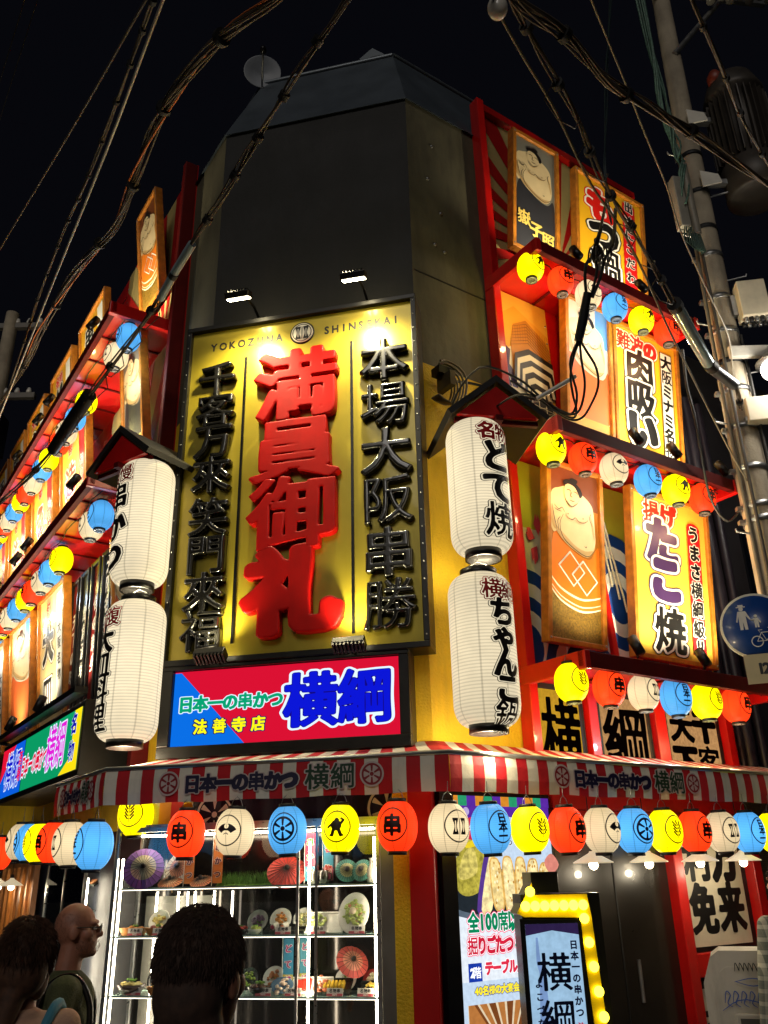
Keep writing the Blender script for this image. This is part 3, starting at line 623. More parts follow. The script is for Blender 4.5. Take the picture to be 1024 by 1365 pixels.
# big cylinder lanterns on the two corners, under small gabled roofs
BR, BH = .242, .555
BPAP = paper('#f5e4bf', .90, 46, BR, BH, 8, hot=.3, hw=.2, sd=.7, hd=.24)
def bprof(z):
    e = BH-.15; a = abs(z)
    return BR if a < e else BR*(.56+.44*math.sqrt(max(0, 1-((a-e)/.155)**2)))
def big_lantern(label, fr, u, off, z, ang, red, black, nib=BRUSH, shift=0., pitch=.25, size=.27, tz=0.):
    t = thing('big_paper_lantern', label, 'lantern', fr, u, off, z, 'big white lanterns on the corners')
    MB().lathe([(bprof(q), q) for q in np.concatenate([np.linspace(-BH, -BH+.15, 9), np.linspace(-BH+.16, BH-.16, 12), np.linspace(BH-.15, BH, 9)])], BPAP, 36).build('shade', t)
    for s, nm in ((1, 'top_ring'), (-1, 'bottom_ring')):
        MB().lathe([(0, s*(BH-.005)), (.142, s*(BH-.012)), (.142, s*(BH+.055)), (.12, s*(BH+.055)), (.12, s*(BH+.01)), (0, s*(BH+.01))], BMETAL, 28).build(nm, t)
    m = MB().tube([(-.09, 0, BH+.05), (-.07, 0, BH+.1), (0, 0, BH+.13), (.07, 0, BH+.1), (.09, 0, BH+.05)], .005, STEEL, 6).tube([(0, 0, BH+.13), (0, 0, BH+.2)], .004, STEEL, 6); m.build('hook', t)
    a0 = D(ang); mp = lambda x, zz, o: ((bprof(zz)+.003+o)*sin(a0+x/BR), -(bprof(zz)+.003+o)*cos(a0+x/BR), zz)
    m = MB(); WH = glow('#f4e6c4', .7); KB = ink('#17110d'); RR = ink('#cc141a')
    letters(m, red, 0, .40+tz, .165, [(.13, RR), (.09, WH), (.045, RR)], mp=mp, nib=(1.1, .9, .2, .004), pitch=.15, n=50, gap=.0008)
    n = len(black); letters(m, black, 0, .32-(n*pitch)/2+tz, size, [(.115, KB), (.092, WH), (.055, KB)], mp=mp, nib=nib, vertical=True, pitch=pitch, n=64, gap=.0008)
    m.build('lettering', t); lamp('POINT', t, (0, .0, -BH-.16), (0, 0, -1), 32, (1, .84, .55), rad=.08); return t  # the point light under the lantern is added to brighten the yellow wall
big_lantern('big white lantern reading どて焼 on the right corner, upper of two', FF, 2.60, .45, 4.68, 47, '名物', 'どて焼', pitch=.27, size=.29)
big_lantern('big white lantern reading ちゃんこ鍋 on the right corner, lower of two', FF, 2.55, .45, 3.375, 47, '横綱', 'ちゃんこ鍋', pitch=.185, size=.23)
big_lantern('big white lantern reading 串かつ on the left corner, upper of two', FF, -.31, .45, 4.70, -40, '自慢', '串かつ', pitch=.27, size=.29)
big_lantern('big white lantern reading 大皿料理 on the left corner, lower of two', FF, -.285, .45, 3.42, -40, '満腹', '大皿料理', pitch=.205, size=.235)
def gable(label, base, rz):
    """small roof: ridge runs out from the corner, red boards below"""
    t = thing('lantern_roof', label, 'bracket roof', WORLD, base[0], -base[1], base[2], 'gabled lantern roofs', rz)
    SL = mat('#2c2a28', .45, .3, var=.2, scale=5); a, h, dp = .40, .33, .62
    m = MB()
    for s in (-1, 1):
        p = [(0, h), (s*a, 0)]; n_ = (s*h, a); l = math.hypot(*n_); o_ = (n_[0]/l*.05, n_[1]/l*.05)
        q = [p[0], p[1], (p[1][0]+o_[0], p[1][1]+o_[1]), (0, h+.05*l/a)]; m.prism(q if s < 0 else q[::-1], -dp, .2, SL)
    m.build('roof_slope', t)
    MB().prism([(-a+.06, .02), (a-.06, .02), (0, h-.03)], -dp+.03, -dp+.07, RPAINT).build('gable_board', t)
    MB().box(-.03, .03, -dp, .2, -.03, .02, MAROON).box(-a+.05, a-.05, -dp+.08, -dp+.12, -.02, .02, MAROON).build('bracket', t)
    return t
gb = FF.w(2.58, .0, 5.23); gable('black gabled roof with red board over the right big lanterns', gb, -12.42+23)
gb = FF.w(-.33, .0, 5.25); gable('black gabled roof with red board over the left big lanterns', gb, -12.42-22)

# ------------------------------------------------------------------ pictures
SKIN = ink('#d9c294', .5); LINE = ink('#3a2a1a'); HAIRK = ink('#141112')
def zconv(x0, x1, y0, y1): return lambda pts: [((x-x0)/(x1-x0), (y1-y)/(y1-y0)) for x, y in pts]
def wrestler(ar, style):
    z = zconv(190, 388, 178, 812)
    body = [(256, 250), (230, 258), (202, 276), (192, 330), (194, 400), (205, 432), (222, 425), (232, 445), (262, 470), (300, 490), (335, 500), (358, 482), (372, 440), (371, 380), (368, 330), (360, 296), (335, 272), (312, 264), (300, 300), (275, 322), (254, 300)]
    if style == 'orange':
        ar.rect(0, 0, 1, 1, ink('#a86a22')); ar.rect(0, .78, 1, 1, ink('#6f3a1c'))
        ar.poly(z([(212, 425), (198, 480), (190, 560), (190, 700), (300, 720), (388, 700), (388, 470), (372, 470), (350, 505), (300, 495), (240, 455)]), ink('#e0771c'), True)
        ar.poly(z([(190, 640), (250, 690), (320, 706), (388, 690), (388, 812), (190, 812)]), mat('#8a6a22', .5, .4, var=.45, scale=60, bump=.6, bscale=120))
        for dy, w in ((0, .022), (28, .012), (44, .02)): ar.line(z([(188, 585+dy), (230, 632+dy), (300, 660+dy), (350, 655+dy), (390, 640+dy)]), w, ink('#eadfc0'))
        for cx, cy in ((275, 555), (326, 580)): ar.line(z([(cx-50, cy-5), (cx-6, cy-62), (cx+50, cy+5), (cx+6, cy+62)]), .019, WHITE, False, True)
    elif style == 'grey':
        ar.rect(0, 0, 1, 1, ink('#77756a')); ar.poly(z([(212, 430), (196, 520), (190, 660), (190, 815), (388, 815), (388, 560), (378, 470), (350, 505), (300, 495), (240, 455)]), ink('#2c2c31'), True)
    else:
        ar.rect(0, 0, 1, 1, ink('#cfc7b0')); ar.rect(.7, .72, 1, 1, ink('#5a90c0'))
        ar.poly(z([(200, 430), (190, 520), (190, 700), (300, 730), (388, 700), (388, 470), (360, 505), (300, 500), (240, 470)]), ink('#d0602c'), True); ar.rect(0, 0, 1, .16, ink('#b58a3c'))
    ar.poly(z(body), SKIN, True); TN = ink('#c2a06c', .5)
    for q in ([(206, 400), (232, 445), (300, 490), (336, 499), (362, 470), (330, 478), (290, 466), (244, 430)], [(250, 356), (262, 372), (288, 366), (270, 366)], [(290, 366), (312, 378), (340, 362), (318, 369)], [(196, 330), (200, 400), (212, 420), (208, 370)], [(352, 336), (366, 380), (368, 430), (358, 380)], [(262, 306), (276, 326), (300, 306), (278, 316)], [(300, 270), (302, 298), (310, 282)]): ar.poly(z(q), TN, True)
    for cx, cy in ((262, 352), (322, 356)): ar.poly([(a+.012*cos(t), b+.005*sin(t)) for a, b in z([(cx, cy)]) for t in np.arange(10)*pi/5], ink('#9a6a48'))
    ar.poly(z([(254, 236), (262, 226), (288, 230), (308, 250), (311, 278), (298, 302), (276, 322), (256, 304), (248, 268)]), SKIN, True)
    ar.poly(z([(244, 230), (262, 219), (292, 226), (314, 246), (320, 268), (310, 280), (302, 262), (288, 242), (264, 236), (250, 244)]), HAIRK, True); ar.poly(z([(266, 222), (280, 210), (300, 214), (296, 228), (276, 228)]), HAIRK, True)
    w = .0085
    for pts in ([(256, 262), (266, 258), (274, 263)], [(284, 262), (294, 262), (302, 268)], [(276, 264), (272, 282), (280, 284)], [(268, 298), (278, 300), (288, 298)], [(300, 302), (276, 322), (256, 304)],
                [(205, 330), (222, 345), (236, 335), (246, 350)], [(250, 352), (258, 368), (276, 372), (288, 362), (304, 374), (326, 372), (340, 358)], [(222, 425), (218, 390), (228, 372)],
                [(240, 360), (226, 400), (240, 450), (290, 486), (336, 498), (362, 470)], [(352, 330), (346, 352), (356, 380)], [(196, 330), (204, 380), (214, 420)], [(322, 462), (328, 466), (330, 460)], [(205, 345), (215, 350), (232, 352)]): ar.line(z(pts), w, LINE)
    if style == 'grey':
        GO = ink('#d8bc5c')
        for k, (c, fx, fz) in enumerate((('嶽', .2, .265), ('子', .5, .2), ('照', .79, .155))): ar.text(c, fx, fz, .2, [(.05, GO)], nib=BRUSH)
def framed_sign(label, cat, fr, u0, u1, z0, z1, draw, off0=.14, tilt=7, spot=True, name='framed_sign', group='framed signs of both sides', energy=7, wood=None):
    w, h = u1-u0, z1-z0; t = thing(name, label, cat, fr, (u0+u1)/2, off0, z0, group, 0, tilt); wd = wood or WOOD
    MB().box(-w/2+.02, w/2-.02, -.02, .04, .02, h-.02, mat('#4a3a22', .6)).build('backboard', t)
    m = MB(); b = .05
    for q in ((-w/2, -w/2+b, 0, h), (w/2-b, w/2, 0, h)): m.box(q[0], q[1], -.055, .045, q[2], q[3], wd, .008)
    for q in ((0, b), (h-b, h)): m.box(-w/2+b, w/2-b, -.052, .045, q[0], q[1], wd, .008)
    for x in (-w/2+b/2, w/2-b/2):
        for z in (.04, h-.04): m.lathe([(0, .06), (.01, .06), (.01, .054)], STEEL, 8, (x, 0, z), ax='Y')
    m.build('frame', t)
    ar = Art(w-2*b+.002, h-2*b+.002, .0205); draw(ar); ar.mb.build('picture', t, None, Matrix.Translation((0, 0, b)))
    return t
_nspot = {}
def spotlight(label, fr, u, off, z, energy, aim_h=.9, aim_off=.3):
    t = thing('spotlight', label, 'spotlight', fr, u, off, z, 'small black spotlights on the canopies')
    MB().tube([(0, 0, -.06), (0, 0, .02)], .012, BMETAL, 6).build('stem', t)
    d = Vector((0, off-aim_off, aim_h)).normalized(); q = d.to_track_quat('Z', 'Y').to_matrix().to_4x4(); xf = Matrix.Translation((0, 0, .05)) @ q
    m = MB().lathe([(0, -.09), (.042, -.085), (.045, .08), (.036, .08), (.034, .06), (0, .06)], BMETAL, 16); m.build('housing', t, None, xf)
    MB().lathe([(.033, .0605), (0, .0606)], glow('#ffe6b0', 6), 14).build('lens', t, None, xf)
    lamp('SPOT', t, tuple((xf @ Vector((0, 0, .11)))), tuple(xf @ Vector((0, 0, 1))), energy, (1, .88, .62), 115, .9, .03)
YB = ink('#e8b62c'); YC = ink('#ecca60')
KH = lambda r1, r2, r3, c, h=None, o=None: [(r1, o or c), (r2, h or WHITE), (r3, c)]
def sign_board(ar, bg='#e8b42a'):
    m_ = mat(bg, .4, var=.16, scale=.9, coat=.15); ar.rect(0, 0, 1, 1, m_)
def takoyaki(ar):
    sign_board(ar, '#e6b640'); PU = ink('#3e2450')
    ar.text('揚げ', .37, .90, .25, KH(.18, .145, .09, ink('#d81f16')), pitch=.26, nib=(1.15, .9, .2, .004), cover=.62)
    ar.text('た', .38, .725, .50, KH(.175, .15, .09, PU), nib=(1.2, .8, .2, .008), n=90); ar.text('こ', .41, .485, .50, KH(.175, .15, .09, PU), nib=(1.2, .8, .2, .008), n=90)
    ar.text('焼', .43, .165, .47, KH(.165, .14, .085, BLACK), nib=(1.2, .8, .2, .008), n=90, cover=.62)
    ar.poly([(.73, .04), (.73, .86), (.75, .885), (.79, .895), (.84, .895), (.89, .88), (.91, .86), (.91, .04)], REDI)
    ar.text('うまさ横綱級', .82, .515, .185, KH(.0, .095, .05, BLACK)[1:], vertical=True, pitch=.198, nib=(1.1, .9, .2, .004), cover=.62); ar.text('!!', .82, .10, .16, KH(.0, .12, .06, BLACK)[1:], pitch=.09)
def nikusui(ar):
    sign_board(ar, '#e2ab26')
    ar.text('難波の', .36, .90, .235, KH(.17, .14, .08, ink('#d81f16')), pitch=.22, nib=(1.1, .9, .2, .004), cover=.6)
    for c, fx, fz in (('肉', .39, .715), ('吸', .39, .475), ('い', .39, .235)): ar.text(c, fx, fz, .48, KH(.165, .14, .085, BLACK), nib=(1.2, .85, .2, .006), n=90, cover=.6)
    ar.rect(.73, .06, .93, .93, BLACK); ar.rect(.74, .065, .92, .925, WHITE)
    ar.text('大阪ミナミ名物', .83, .50, .18, [(.05, BLACK)], vertical=True, pitch=.18, nib=(1.1, .9, .2, .004))
def motsu(ar):
    sign_board(ar, '#e3a91c')
    ar.text('も', .36, .78, .5, KH(.175, .145, .09, ink('#d5180f')), n=90); ar.text('つ', .40, .51, .5, KH(.175, .145, .09, BLACK), n=90); ar.text('鍋', .42, .22, .5, KH(.165, .14, .08, BLACK), n=90, cover=.6)
    ar.rect(.70, .05, .90, .95, REDI); ar.text('出汁にこだわり', .80, .5, .16, KH(0, .09, .04, BLACK)[1:], vertical=True, pitch=.2)
def gen(big, red, side, bg='#e0a522', alt=False):
    def f(ar):
        sign_board(ar, bg); n = len(big); H = ar.h
        if red: ar.text(red, .34, .9, .2, KH(.12, .1, .05, REDI), pitch=.2)
        top = .82 if red else .95; pit = (top-.03)*H/n
        for k, c in enumerate(big): ar.text(c, .34, top-(k+.5)*(top-.03)/n, min(.5, pit*1.0), KH(.17, .145, .085, BLACK if not (alt and k == 0) else REDI))
        ar.rect(.70, .05, .9, .95, REDI if alt else WHITE); ar.text(side, .80, .5, .15, [(.09, WHITE), (.035, BLACK)], vertical=True, pitch=.19)
    return f
wr = lambda st: (lambda ar: wrestler(ar, st))
framed_sign('framed wrestler picture with grey ground and gold characters, top right side', 'picture', FR, 1.22, 1.93, 8.05, 9.6, wr('grey'))
framed_sign('yellow framed sign with red and black kana and red strip, topmost on right side', 'sign', FR, 2.2, 3.41, 8.05, 9.57, motsu)
framed_sign('framed wrestler picture in orange apron beside the tower mural', 'picture', FR, 1.71, 2.42, 5.85, 7.53, wr('cream'))
framed_sign('yellow framed sign reading 肉吸い with white side strip, middle of right side', 'sign', FR, 2.44, 3.55, 5.85, 7.48, nikusui)
framed_sign('framed wrestler picture with linked white diamonds on orange apron', 'picture', FR, 1.16, 1.90, 3.70, 5.41, wr('orange'))
framed_sign('yellow framed sign with big purple kana たこ and red side strip', 'sign', FR, 2.29, 3.52, 3.70, 5.41, takoyaki)
for lb, u, z, e in (('topmost wrestler picture', 1.55, 7.64, 4.5), ('topmost yellow sign on its left', 2.55, 7.64, 3.5), ('topmost yellow sign on its right', 3.1, 7.64, 3.5), ('wrestler picture beside the tower mural', 2.05, 5.65, 2.5), ('肉吸い sign on its left', 2.62, 5.65, 6), ('肉吸い sign on its right', 3.38, 5.65, 6), ('wrestler picture with white diamonds', 1.62, 3.54, 3.5), ('purple kana sign on its left', 2.50, 3.54, 8), ('purple kana sign on its right', 3.32, 3.54, 8)):
    spotlight(f'small black spotlight under the {lb}, right side', FR, u, .74, z, e*13)

# murals behind the framed signs
def mural(label, fr, u0, u1, z0, z1, draw, off=.02):
    t = thing('mural_banner', label, 'mural', fr, (u0+u1)/2, off, z0, 'printed murals of both sides'); w, h = u1-u0, z1-z0
    m = MB().box(-w/2, w/2, -.012, .015, 0, h, mat('#5b4a30', .6)); m.build('sheet', t); ar = Art(w, h, .0125); draw(ar); ar.mb.build('picture', t)
    m = MB()
    for k in range(int(h/.22)):
        for x in (-w/2+.025, w/2-.025): m.lathe([(0, .026), (.009, .024), (.012, .016)], STEEL, 6, (x, 0, .1+k*.22), ax='Y')
    m.build('eyelet', t)
def rays(cx, cy):
    def f(ar):
        ar.rect(0, 0, 1, 1, ink('#b9a468'))
        for k in range(22):
            a = D(k*360/22); b = a+D(180/22); ar.poly([(cx, cy), (cx+4*cos(a), cy+4*sin(a)), (cx+4*cos(b), cy+4*sin(b))], ink('#b01410'))
    return f
def waves(ar):
    ar.rect(0, 0, 1, 1, ink('#d6d2b4')); ar.rect(0, .66, 1, 1, mat('#a8a62c', .5, var=.3, scale=1.5)); NB = ink('#123a78'); WW = ink('#dcd8c8')
    for k, (cx, cz) in enumerate(((.02, .1), (.3, -.05), (.62, .12), (.95, .0), (.5, .38), (.85, .35))):
        for j in range(5):
            r = .36-j*.065; ar.poly([(cx+r*cos(t)*.62, cz+r*sin(t)*1.0) for t in np.arange(24)*2*pi/24], NB if j % 2 == 0 else WW)
    PK = ink('#c8404c')
    for q in range(5): a = q*2*pi/5+.3; ar.poly([(.1+.02*cos(a), .6+.03*sin(a)), (.1+.05*cos(a-.4), .6+.09*sin(a-.4)), (.1+.062*cos(a-.1), .6+.14*sin(a-.1)), (.1+.055*cos(a+.0), .6+.11*sin(a+.0)), (.1+.062*cos(a+.1), .6+.14*sin(a+.1)), (.1+.05*cos(a+.4), .6+.09*sin(a+.4))], PK)
def towermural(ar):
    CK, CC, OR = ink('#1d1712'), ink('#e0d2aa'), ink('#c07c22')
    ar.rect(0, 0, 1, 1, mat('#e3a52e', .5, var=.15, scale=1.2)); ar.poly([(0, .82), (.35, .93), (1, .80), (1, 1), (0, 1)], ink('#e8b540'))
    ar.poly([(0, .30), (.12, .62), (.30, .66), (.5, .5), (.6, .2), (.6, 0), (0, 0)], ink('#ddd2b2')); ar.poly([(0, .38), (0, .56), (.1, .64), (.2, .62), (.16, .52), (.3, .46), (.28, .38)], ink('#3b2a58')); ar.poly([(0, 0), (0, .3), (.14, .36), (.5, .2), (.52, 0)], ink('#1c66a8')); ar.poly([(.0, .3), (.2, .34), (.5, .12), (.52, .06), (.1, .26), (0, .25)], ink('#e3dcc6'))
    ar.poly([(.86, .74), (1, .70), (1, .60), (.9, .63)], ink('#2c1f56'))
    ar.poly([(.22, .66), (.30, .80), (.56, .86), (.92, .76), (1, .70), (1, .40), (.62, .40), (.22, .44)], OR)
    for k in range(7): z = .835-k*.022; ar.line([(.29-.012*k, z-.05), (.56, z), (1, z-.13)], .006, CK, False)
    for k in range(16): x = .27+k*.048; ar.line([(x, .70), (x+.004, .82-.1*abs(x-.56))], .004, CK, False)
    for k in range(8):      # nested eaves seen from below
        s = 1-k*.105; cx, top = .64, .66-k*.036; c = CK if k % 2 == 0 else CC
        ar.poly([(cx-.44*s, .42-.012*k), (cx-.38*s, top-.06*s), (cx-.1*s, top), (cx+.42*s, top-.05*s), (cx+.5*s, .42-.012*k)], c)
    ar.poly([(.46, .36), (.40, 0), (1, 0), (.9, .36)], CK)
    for k in range(9): z = .35-k*.042; ar.line([(.46-.006*k, z), (.9+.01*k, z-.02)], .010, CC, False); ar.line([(.46, z-.04), (.94, z+.02)], .007, CC, False)
    for x0, x1 in ((.5, .44), (.62, .6), (.74, .78), (.86, .95)): ar.line([(x0, .38), (x1, 0)], .013, CC, False)
    ar.line([(.02, .5), (.26, .22), (.5, .16), (.95, .3)], .010, CC); ar.line([(0, .44), (.22, .2), (.5, .1), (1, .22)], .008, CC)
mural('red and cream sunray mural behind the topmost wrestler picture', FR, 1.04, 3.6, 7.62, 9.98, rays(.42, .3))
mural('mural of an octagonal tower in orange and black under top red canopy', FR, 1.04, 1.76, 5.63, 7.50, towermural)
MB().box(1.77, 3.58, -.02, 0, 5.63, 7.5, RPAINT).build('red_backing', house, None, FR.m)
mural('wave and pink blossom mural behind the wrestler with white diamonds', FR, 1.04, 3.6, 3.47, 5.5, waves)
# red pole and white rope hangings between the third-row signs
t = thing('red_pole', 'leaning red pole in front of the wave mural', 'pole', FR, 2.08, .1, 3.5); MB().box(-.035, .035, -.05, 0, 0, 1.9, RPAINT, .01).build('shaft', t, None, Matrix.Rotation(D(-4), 4, 'Y')); MB().box(-.06, .06, -.06, .06, -.03, .02, MAROON).build('base', t)
t = thing('rope_hanging', 'pale twisted ropes fanning down beside the red pole', 'rope', FR, 2.06, .07, 5.38); RP = mat('#c8bc98', .9, var=.3, scale=80, bump=.6)
MB().tube([(-.04, 0, 0), (.1, 0, .02)], .015, WOOD).build('rail', t)
for k in range(5): MB().tube([(-.03+.02*k+(.006*(q % 2)), -.005*k, 0) if q == 0 else (-.03+.02*k+q/8*(.02+.055*k)+.004*(q % 2), -.008*k, -q/8*(.75+.12*k)) for q in range(9)], .011, RP, 6).build('rope', t)

# ------------------------------------------------------------------ the left side: the same sign-boards seen edge on
cols = [(-4.62, -3.32), (-6.3, -5.0), (-7.95, -6.7), (-9.4, -8.2), (-10.7, -9.6)]
T1 = [('串かつ', None, '大阪名物'), ('どて焼', '名物', '自慢の味'), ('ふぐ', '大阪', '天下の味'), ('串天', None, '名物'), ('酒場', None, '大阪')]
T2 = [('造り', '鮮', '旬の刺身'), ('うり', '新', '大阪名物'), ('鉄板', '名', '大阪の味'), ('天ぷら', '旬', '名物'), ('刺身', '旬', '大阪')]
load_glyphs(sorted(set(''.join(''.join(x or '' for x in q) for q in T1+T2)+'新味ふぐり')))
for k, ((a, b), t1, t2) in enumerate(zip(cols, T1, T2)):
    pl = NTH[k+1]
    framed_sign(f'yellow framed sign reading {t1[0]} in top row of left side, {pl} from the corner', 'sign', FL, a, b, 8.05, 9.6, gen(*t1))
    framed_sign(f'yellow framed sign with {t2[0]} below the upper left canopy, {pl} from the corner', 'sign', FL, a, b, 5.85, 7.6, gen(*t2, bg='#e4c05a', alt=True))
    framed_sign(f'tall framed board below the lower left canopy, {pl} from the corner', 'sign', FL, a, b, 3.6, 5.3, wr('cream') if k % 2 else gen('大皿', '旬', '大阪名物', bg='#d8c08a'))
framed_sign('framed wrestler picture at the top of the left side, nearest the corner', 'picture', FL, -2.02, -1.32, 8.25, 9.78, wr('orange'))
framed_sign('framed wrestler picture on left side between the two lantern rows, nearest the corner', 'picture', FL, -1.98, -1.26, 6.0, 7.63, wr('grey'))
framed_sign('framed wrestler picture on left side half hidden by the big lanterns', 'picture', FL, -1.55, -.95, 3.65, 5.15, wr('cream'))
m = MB().box(-10.6, -.86, -.02, 0, 3.55, 9.9, RPAINT); m.build('red_backing', house, None, FL.m)
mural('red and cream sunray mural at top of left side', FL, -3.3, -1.0, 7.75, 9.85, rays(.8, -.05), .03)
mural('red and cream sunray mural between the left canopies', FL, -3.3, -.9, 5.65, 7.55, rays(.5, -.2), .03)
m = MB().box(-.96, -.86, -.16, 0, 2.7, 9.9, MAROON, .01); m.build('red_frame', house, 'red painted post on the left side', FL.m)
for k in range(4):
    u = -1.75-.42*k; tt = ('串', '旬', '酒', '味')[k]
    framed_sign(f'narrow dark board with white lettering above the green lit sign, {NTH[k]} from the corner', 'sign', FL, u-.38, u-.04, 3.55, 5.2, (lambda s: lambda ar: (ar.rect(0, 0, 1, 1, ink(('#17120f', '#7a120e')[k % 2])), ar.text(s, .5, .5, .2, [(.05, WHITE)], vertical=True, pitch=.22)))(('大阪名物串かつ', '旬の刺身', '鮮魚酒場', '天下の味')[k]), tilt=3, wood=BMETAL)
for k, (u, z) in enumerate(((-1.7, 7.74), (-3.7, 7.74), (-4.3, 7.74), (-5.6, 7.74), (-7.3, 7.74), (-1.6, 5.68), (-3.7, 5.68), (-4.3, 5.68), (-5.6, 5.68), (-7.3, 5.68))):
    spotlight(f'small black spotlight on the {"upper" if z > 7 else "lower"} left canopy, {NTH[k % 5]} from the corner', FL, u, .8, z, 110)
for k, (u, z) in enumerate(((-2.6, 3.55), (-4, 3.55), (-5.6, 3.55))): spotlight(f'small black spotlight above the green lit sign, {NTH[k]} from the corner', FL, u, .62, z, 80)

# ------------------------------------------------------------------ showcase of food models
case = thing('food_showcase', 'tall glass showcase of food models lit by white tubes under the awning', 'showcase', FF, .65, .25, 0)
cw, ch_, cd = 1.04, 2.24, .42
m = MB()
for x in (-cw, cw-.03): m.box(x, x+.03, 0, .03, .3, ch_, ALU, .004); m.box(x, x+.03, cd-.03, cd, .3, ch_, ALU, .004)
m.box(-cw+.03, cw-.03, .0, .03, ch_-.035, ch_, ALU); m.box(-cw, cw, 0, cd, .25, .3, ALU); m.box(-cw, cw, .03, cd, ch_-.005, ch_+.02, ALU)
for x in (.42, .56): m.box(x, x+.018, .002, .024, .3, ch_-.035, ALU)
m.box(cw+.005, cw+.11, .0, .12, 0, ch_, mat('#8d8a80', .35, .7, var=.1)); m.box(cw+.115, cw+.14, .0, .1, 0, ch_, RUBBER); m.build('frame', case)
MB().box(-cw, cw, 0, cd, 0, .25, mat('#23211f', .5)).build('plinth', case)
m = MB().box(-cw, cw, cd-.004, cd+.01, .3, ch_, mat('#2a2724', .06, .65, var=.1)); m.build('back_panel', case)
for z in (1.105, 1.49, 1.815): MB().box(-cw+.035, cw-.035, .035, cd-.02, z-.012, z, mat('#a8c8bc', .1, spec=.8)).build('shelf', case); MB().box(-cw+.05, cw-.05, .04, .05, z-.018, z-.0125, glow('#fff4dc', 3)).build('glow_strip', case)  # glowing strips under the shelves are added to brighten the food
MB().box(-cw+.03, .42, .008, .014, .3, ch_-.035, glass()).box(.58, cw-.03, .008, .014, .3, ch_-.035, glass()).build('front_glass', case)
TUBE = glow('#fff0d2', 40)
for x, y, z0, z1 in ((-cw+.05, .05, .4, 2.02), (-.52, .36, .4, 1.78), (-.66, .36, .4, 1.78), (-.84, .36, .4, 1.78), (.50, .06, .4, 2.1), (cw-.05, .05, .4, 2.12), (-.36, .36, .4, 1.78)):
    MB().tube([(x, y, z0), (x, y, z1)], .008, TUBE, 8).build('light_tube', case)
MB().tube([(-cw+.06, .08, ch_-.06), (cw-.06, .08, ch_-.06)], .008, TUBE, 8).build('light_tube', case)
for x in (-.57, -.2): MB().box(x-.006, x+.006, .33, .34, .4, 1.78, glow('#fff4e0', 10)).build('glow_strip', case)
MB().box(-.95, -.4, .40, .41, .35, 1.75, mat('#4a4842', .5)).build('side_lining', case)
def onshelf(name, label, cat, u, z, d=.12, group='food models in the showcase', rz=0): return thing(name, label, cat, FF, u, .25-d, z, group, rz)
CER = mat('#e4e0d4', .25, var=.05, coat=.3); BLK = mat('#161412', .25, coat=.4); FRY = mat('#b8741e', .6, var=.5, scale=60, bump=.7, bscale=160); GREEN = mat('#6a9a2c', .55, var=.4, scale=60, bump=.5); SALAD = mat('#b9c870', .5, var=.4, scale=70, bump=.7)
S1, S2, S3 = 1.816, 1.491, 1.106
def card(label, u, z):
    t = onshelf('price_card', label, 'price card', u, z, .06, 'price cards'); a = Art(.115, .05, .003)
    MB().box(-.0575, .0575, -.002, .004, 0, .05, WHITE).build('stand', t, None, Matrix.Rotation(D(-14), 4, 'X')); a.rect(0, 0, 1, .32, ink('#c9525c'))
    a.text('名物串', .5, .68, .026, [(.03, BLACK)], nib=ROUND, n=24, pitch=.027); a.text('580円', .5, .18, .016, [(.03, WHITE)], nib=ROUND, n=24, pitch=.012); a.mb.build('print', t, None, Matrix.Rotation(D(-14), 4, 'X'))
load_glyphs('580円')
def food(mb, n, r, z, m, size, seed=1, flat=.7):
    R_ = random.Random(seed)
    for _ in range(n):
        a, q = R_.random()*6.28, r*math.sqrt(R_.random()); s = size*R_.uniform(.7, 1.2); mb.ball((q*cos(a), q*sin(a)*.7, z+R_.random()*size*.8), (s, s*R_.uniform(.6, 1), s*flat), m, 8, 6)
def boat(label, u, z, sauce, n, seed):
    t = onshelf('food_boat', label, 'food model', u, z); m = MB()
    L_ = [(-.1, .035), (-.07, .0), (.07, 0), (.1, .035)]
    m.add([(x, y*s, zz) for x, zz, y in ((-.105, .05, .02), (-.07, .0, .04), (.07, .0, .04), (.105, .05, .02), (-.1, .05, .045), (.1, .05, .045)) for s in (-1, 1)], [(2, 3, 5, 4), (0, 1, 3, 2), (4, 5, 7, 6), (0, 2, 8), (2, 4, 10, 8), (4, 6, 10), (1, 3, 9), (3, 5, 11, 9), (5, 7, 11)], WOOD); m.build('boat', t)
    m = MB(); food(m, n, .065, .035, sauce, .022, seed); m.build('topping', t); m = MB(); food(m, 9, .03, .06, GREEN, .009, seed+1); m.build('herbs', t)
boat('wooden boat of fried dumplings with green herbs, upper left shelf', -.24, S2, FRY, 9, 1); boat('wooden boat of pink sausages beside the dumpling boat', -.03, S2, mat('#9a4a3c', .4, var=.3, scale=40), 7, 5)
def bowl(label, u, z, r, mt, fill, n, top=GREEN, seed=2, tilt=0, size=.02):
    t = onshelf('food_bowl', label, 'food model', u, z); MB().lathe([(0, 0), (r*.5, .0), (r*.85, r*.3), (r, r*.62), (r*.94, r*.6), (r*.75, r*.3), (0, r*.22)], mt, 24).build('bowl', t)
    m = MB(); food(m, n, r*.72, r*.5, fill, size, seed); m.build('food', t); m = MB(); food(m, 12, r*.35, r*.85, top, size*.55, seed+3); m.build('garnish', t)
bowl('dark bowl heaped with noodles and green onion on the lower left shelf', -.22, S3, .105, mat('#3c2014', .3, coat=.3), mat('#c9b46a', .5, var=.4, scale=70, bump=.6), 26); card('price card before the noodle bowl', -.17, S3)
bowl('black bowl of stew beside the blue flags, lower right shelf', .77, S3, .085, BLK, mat('#5a3420', .4, var=.4, scale=50), 16, seed=8)
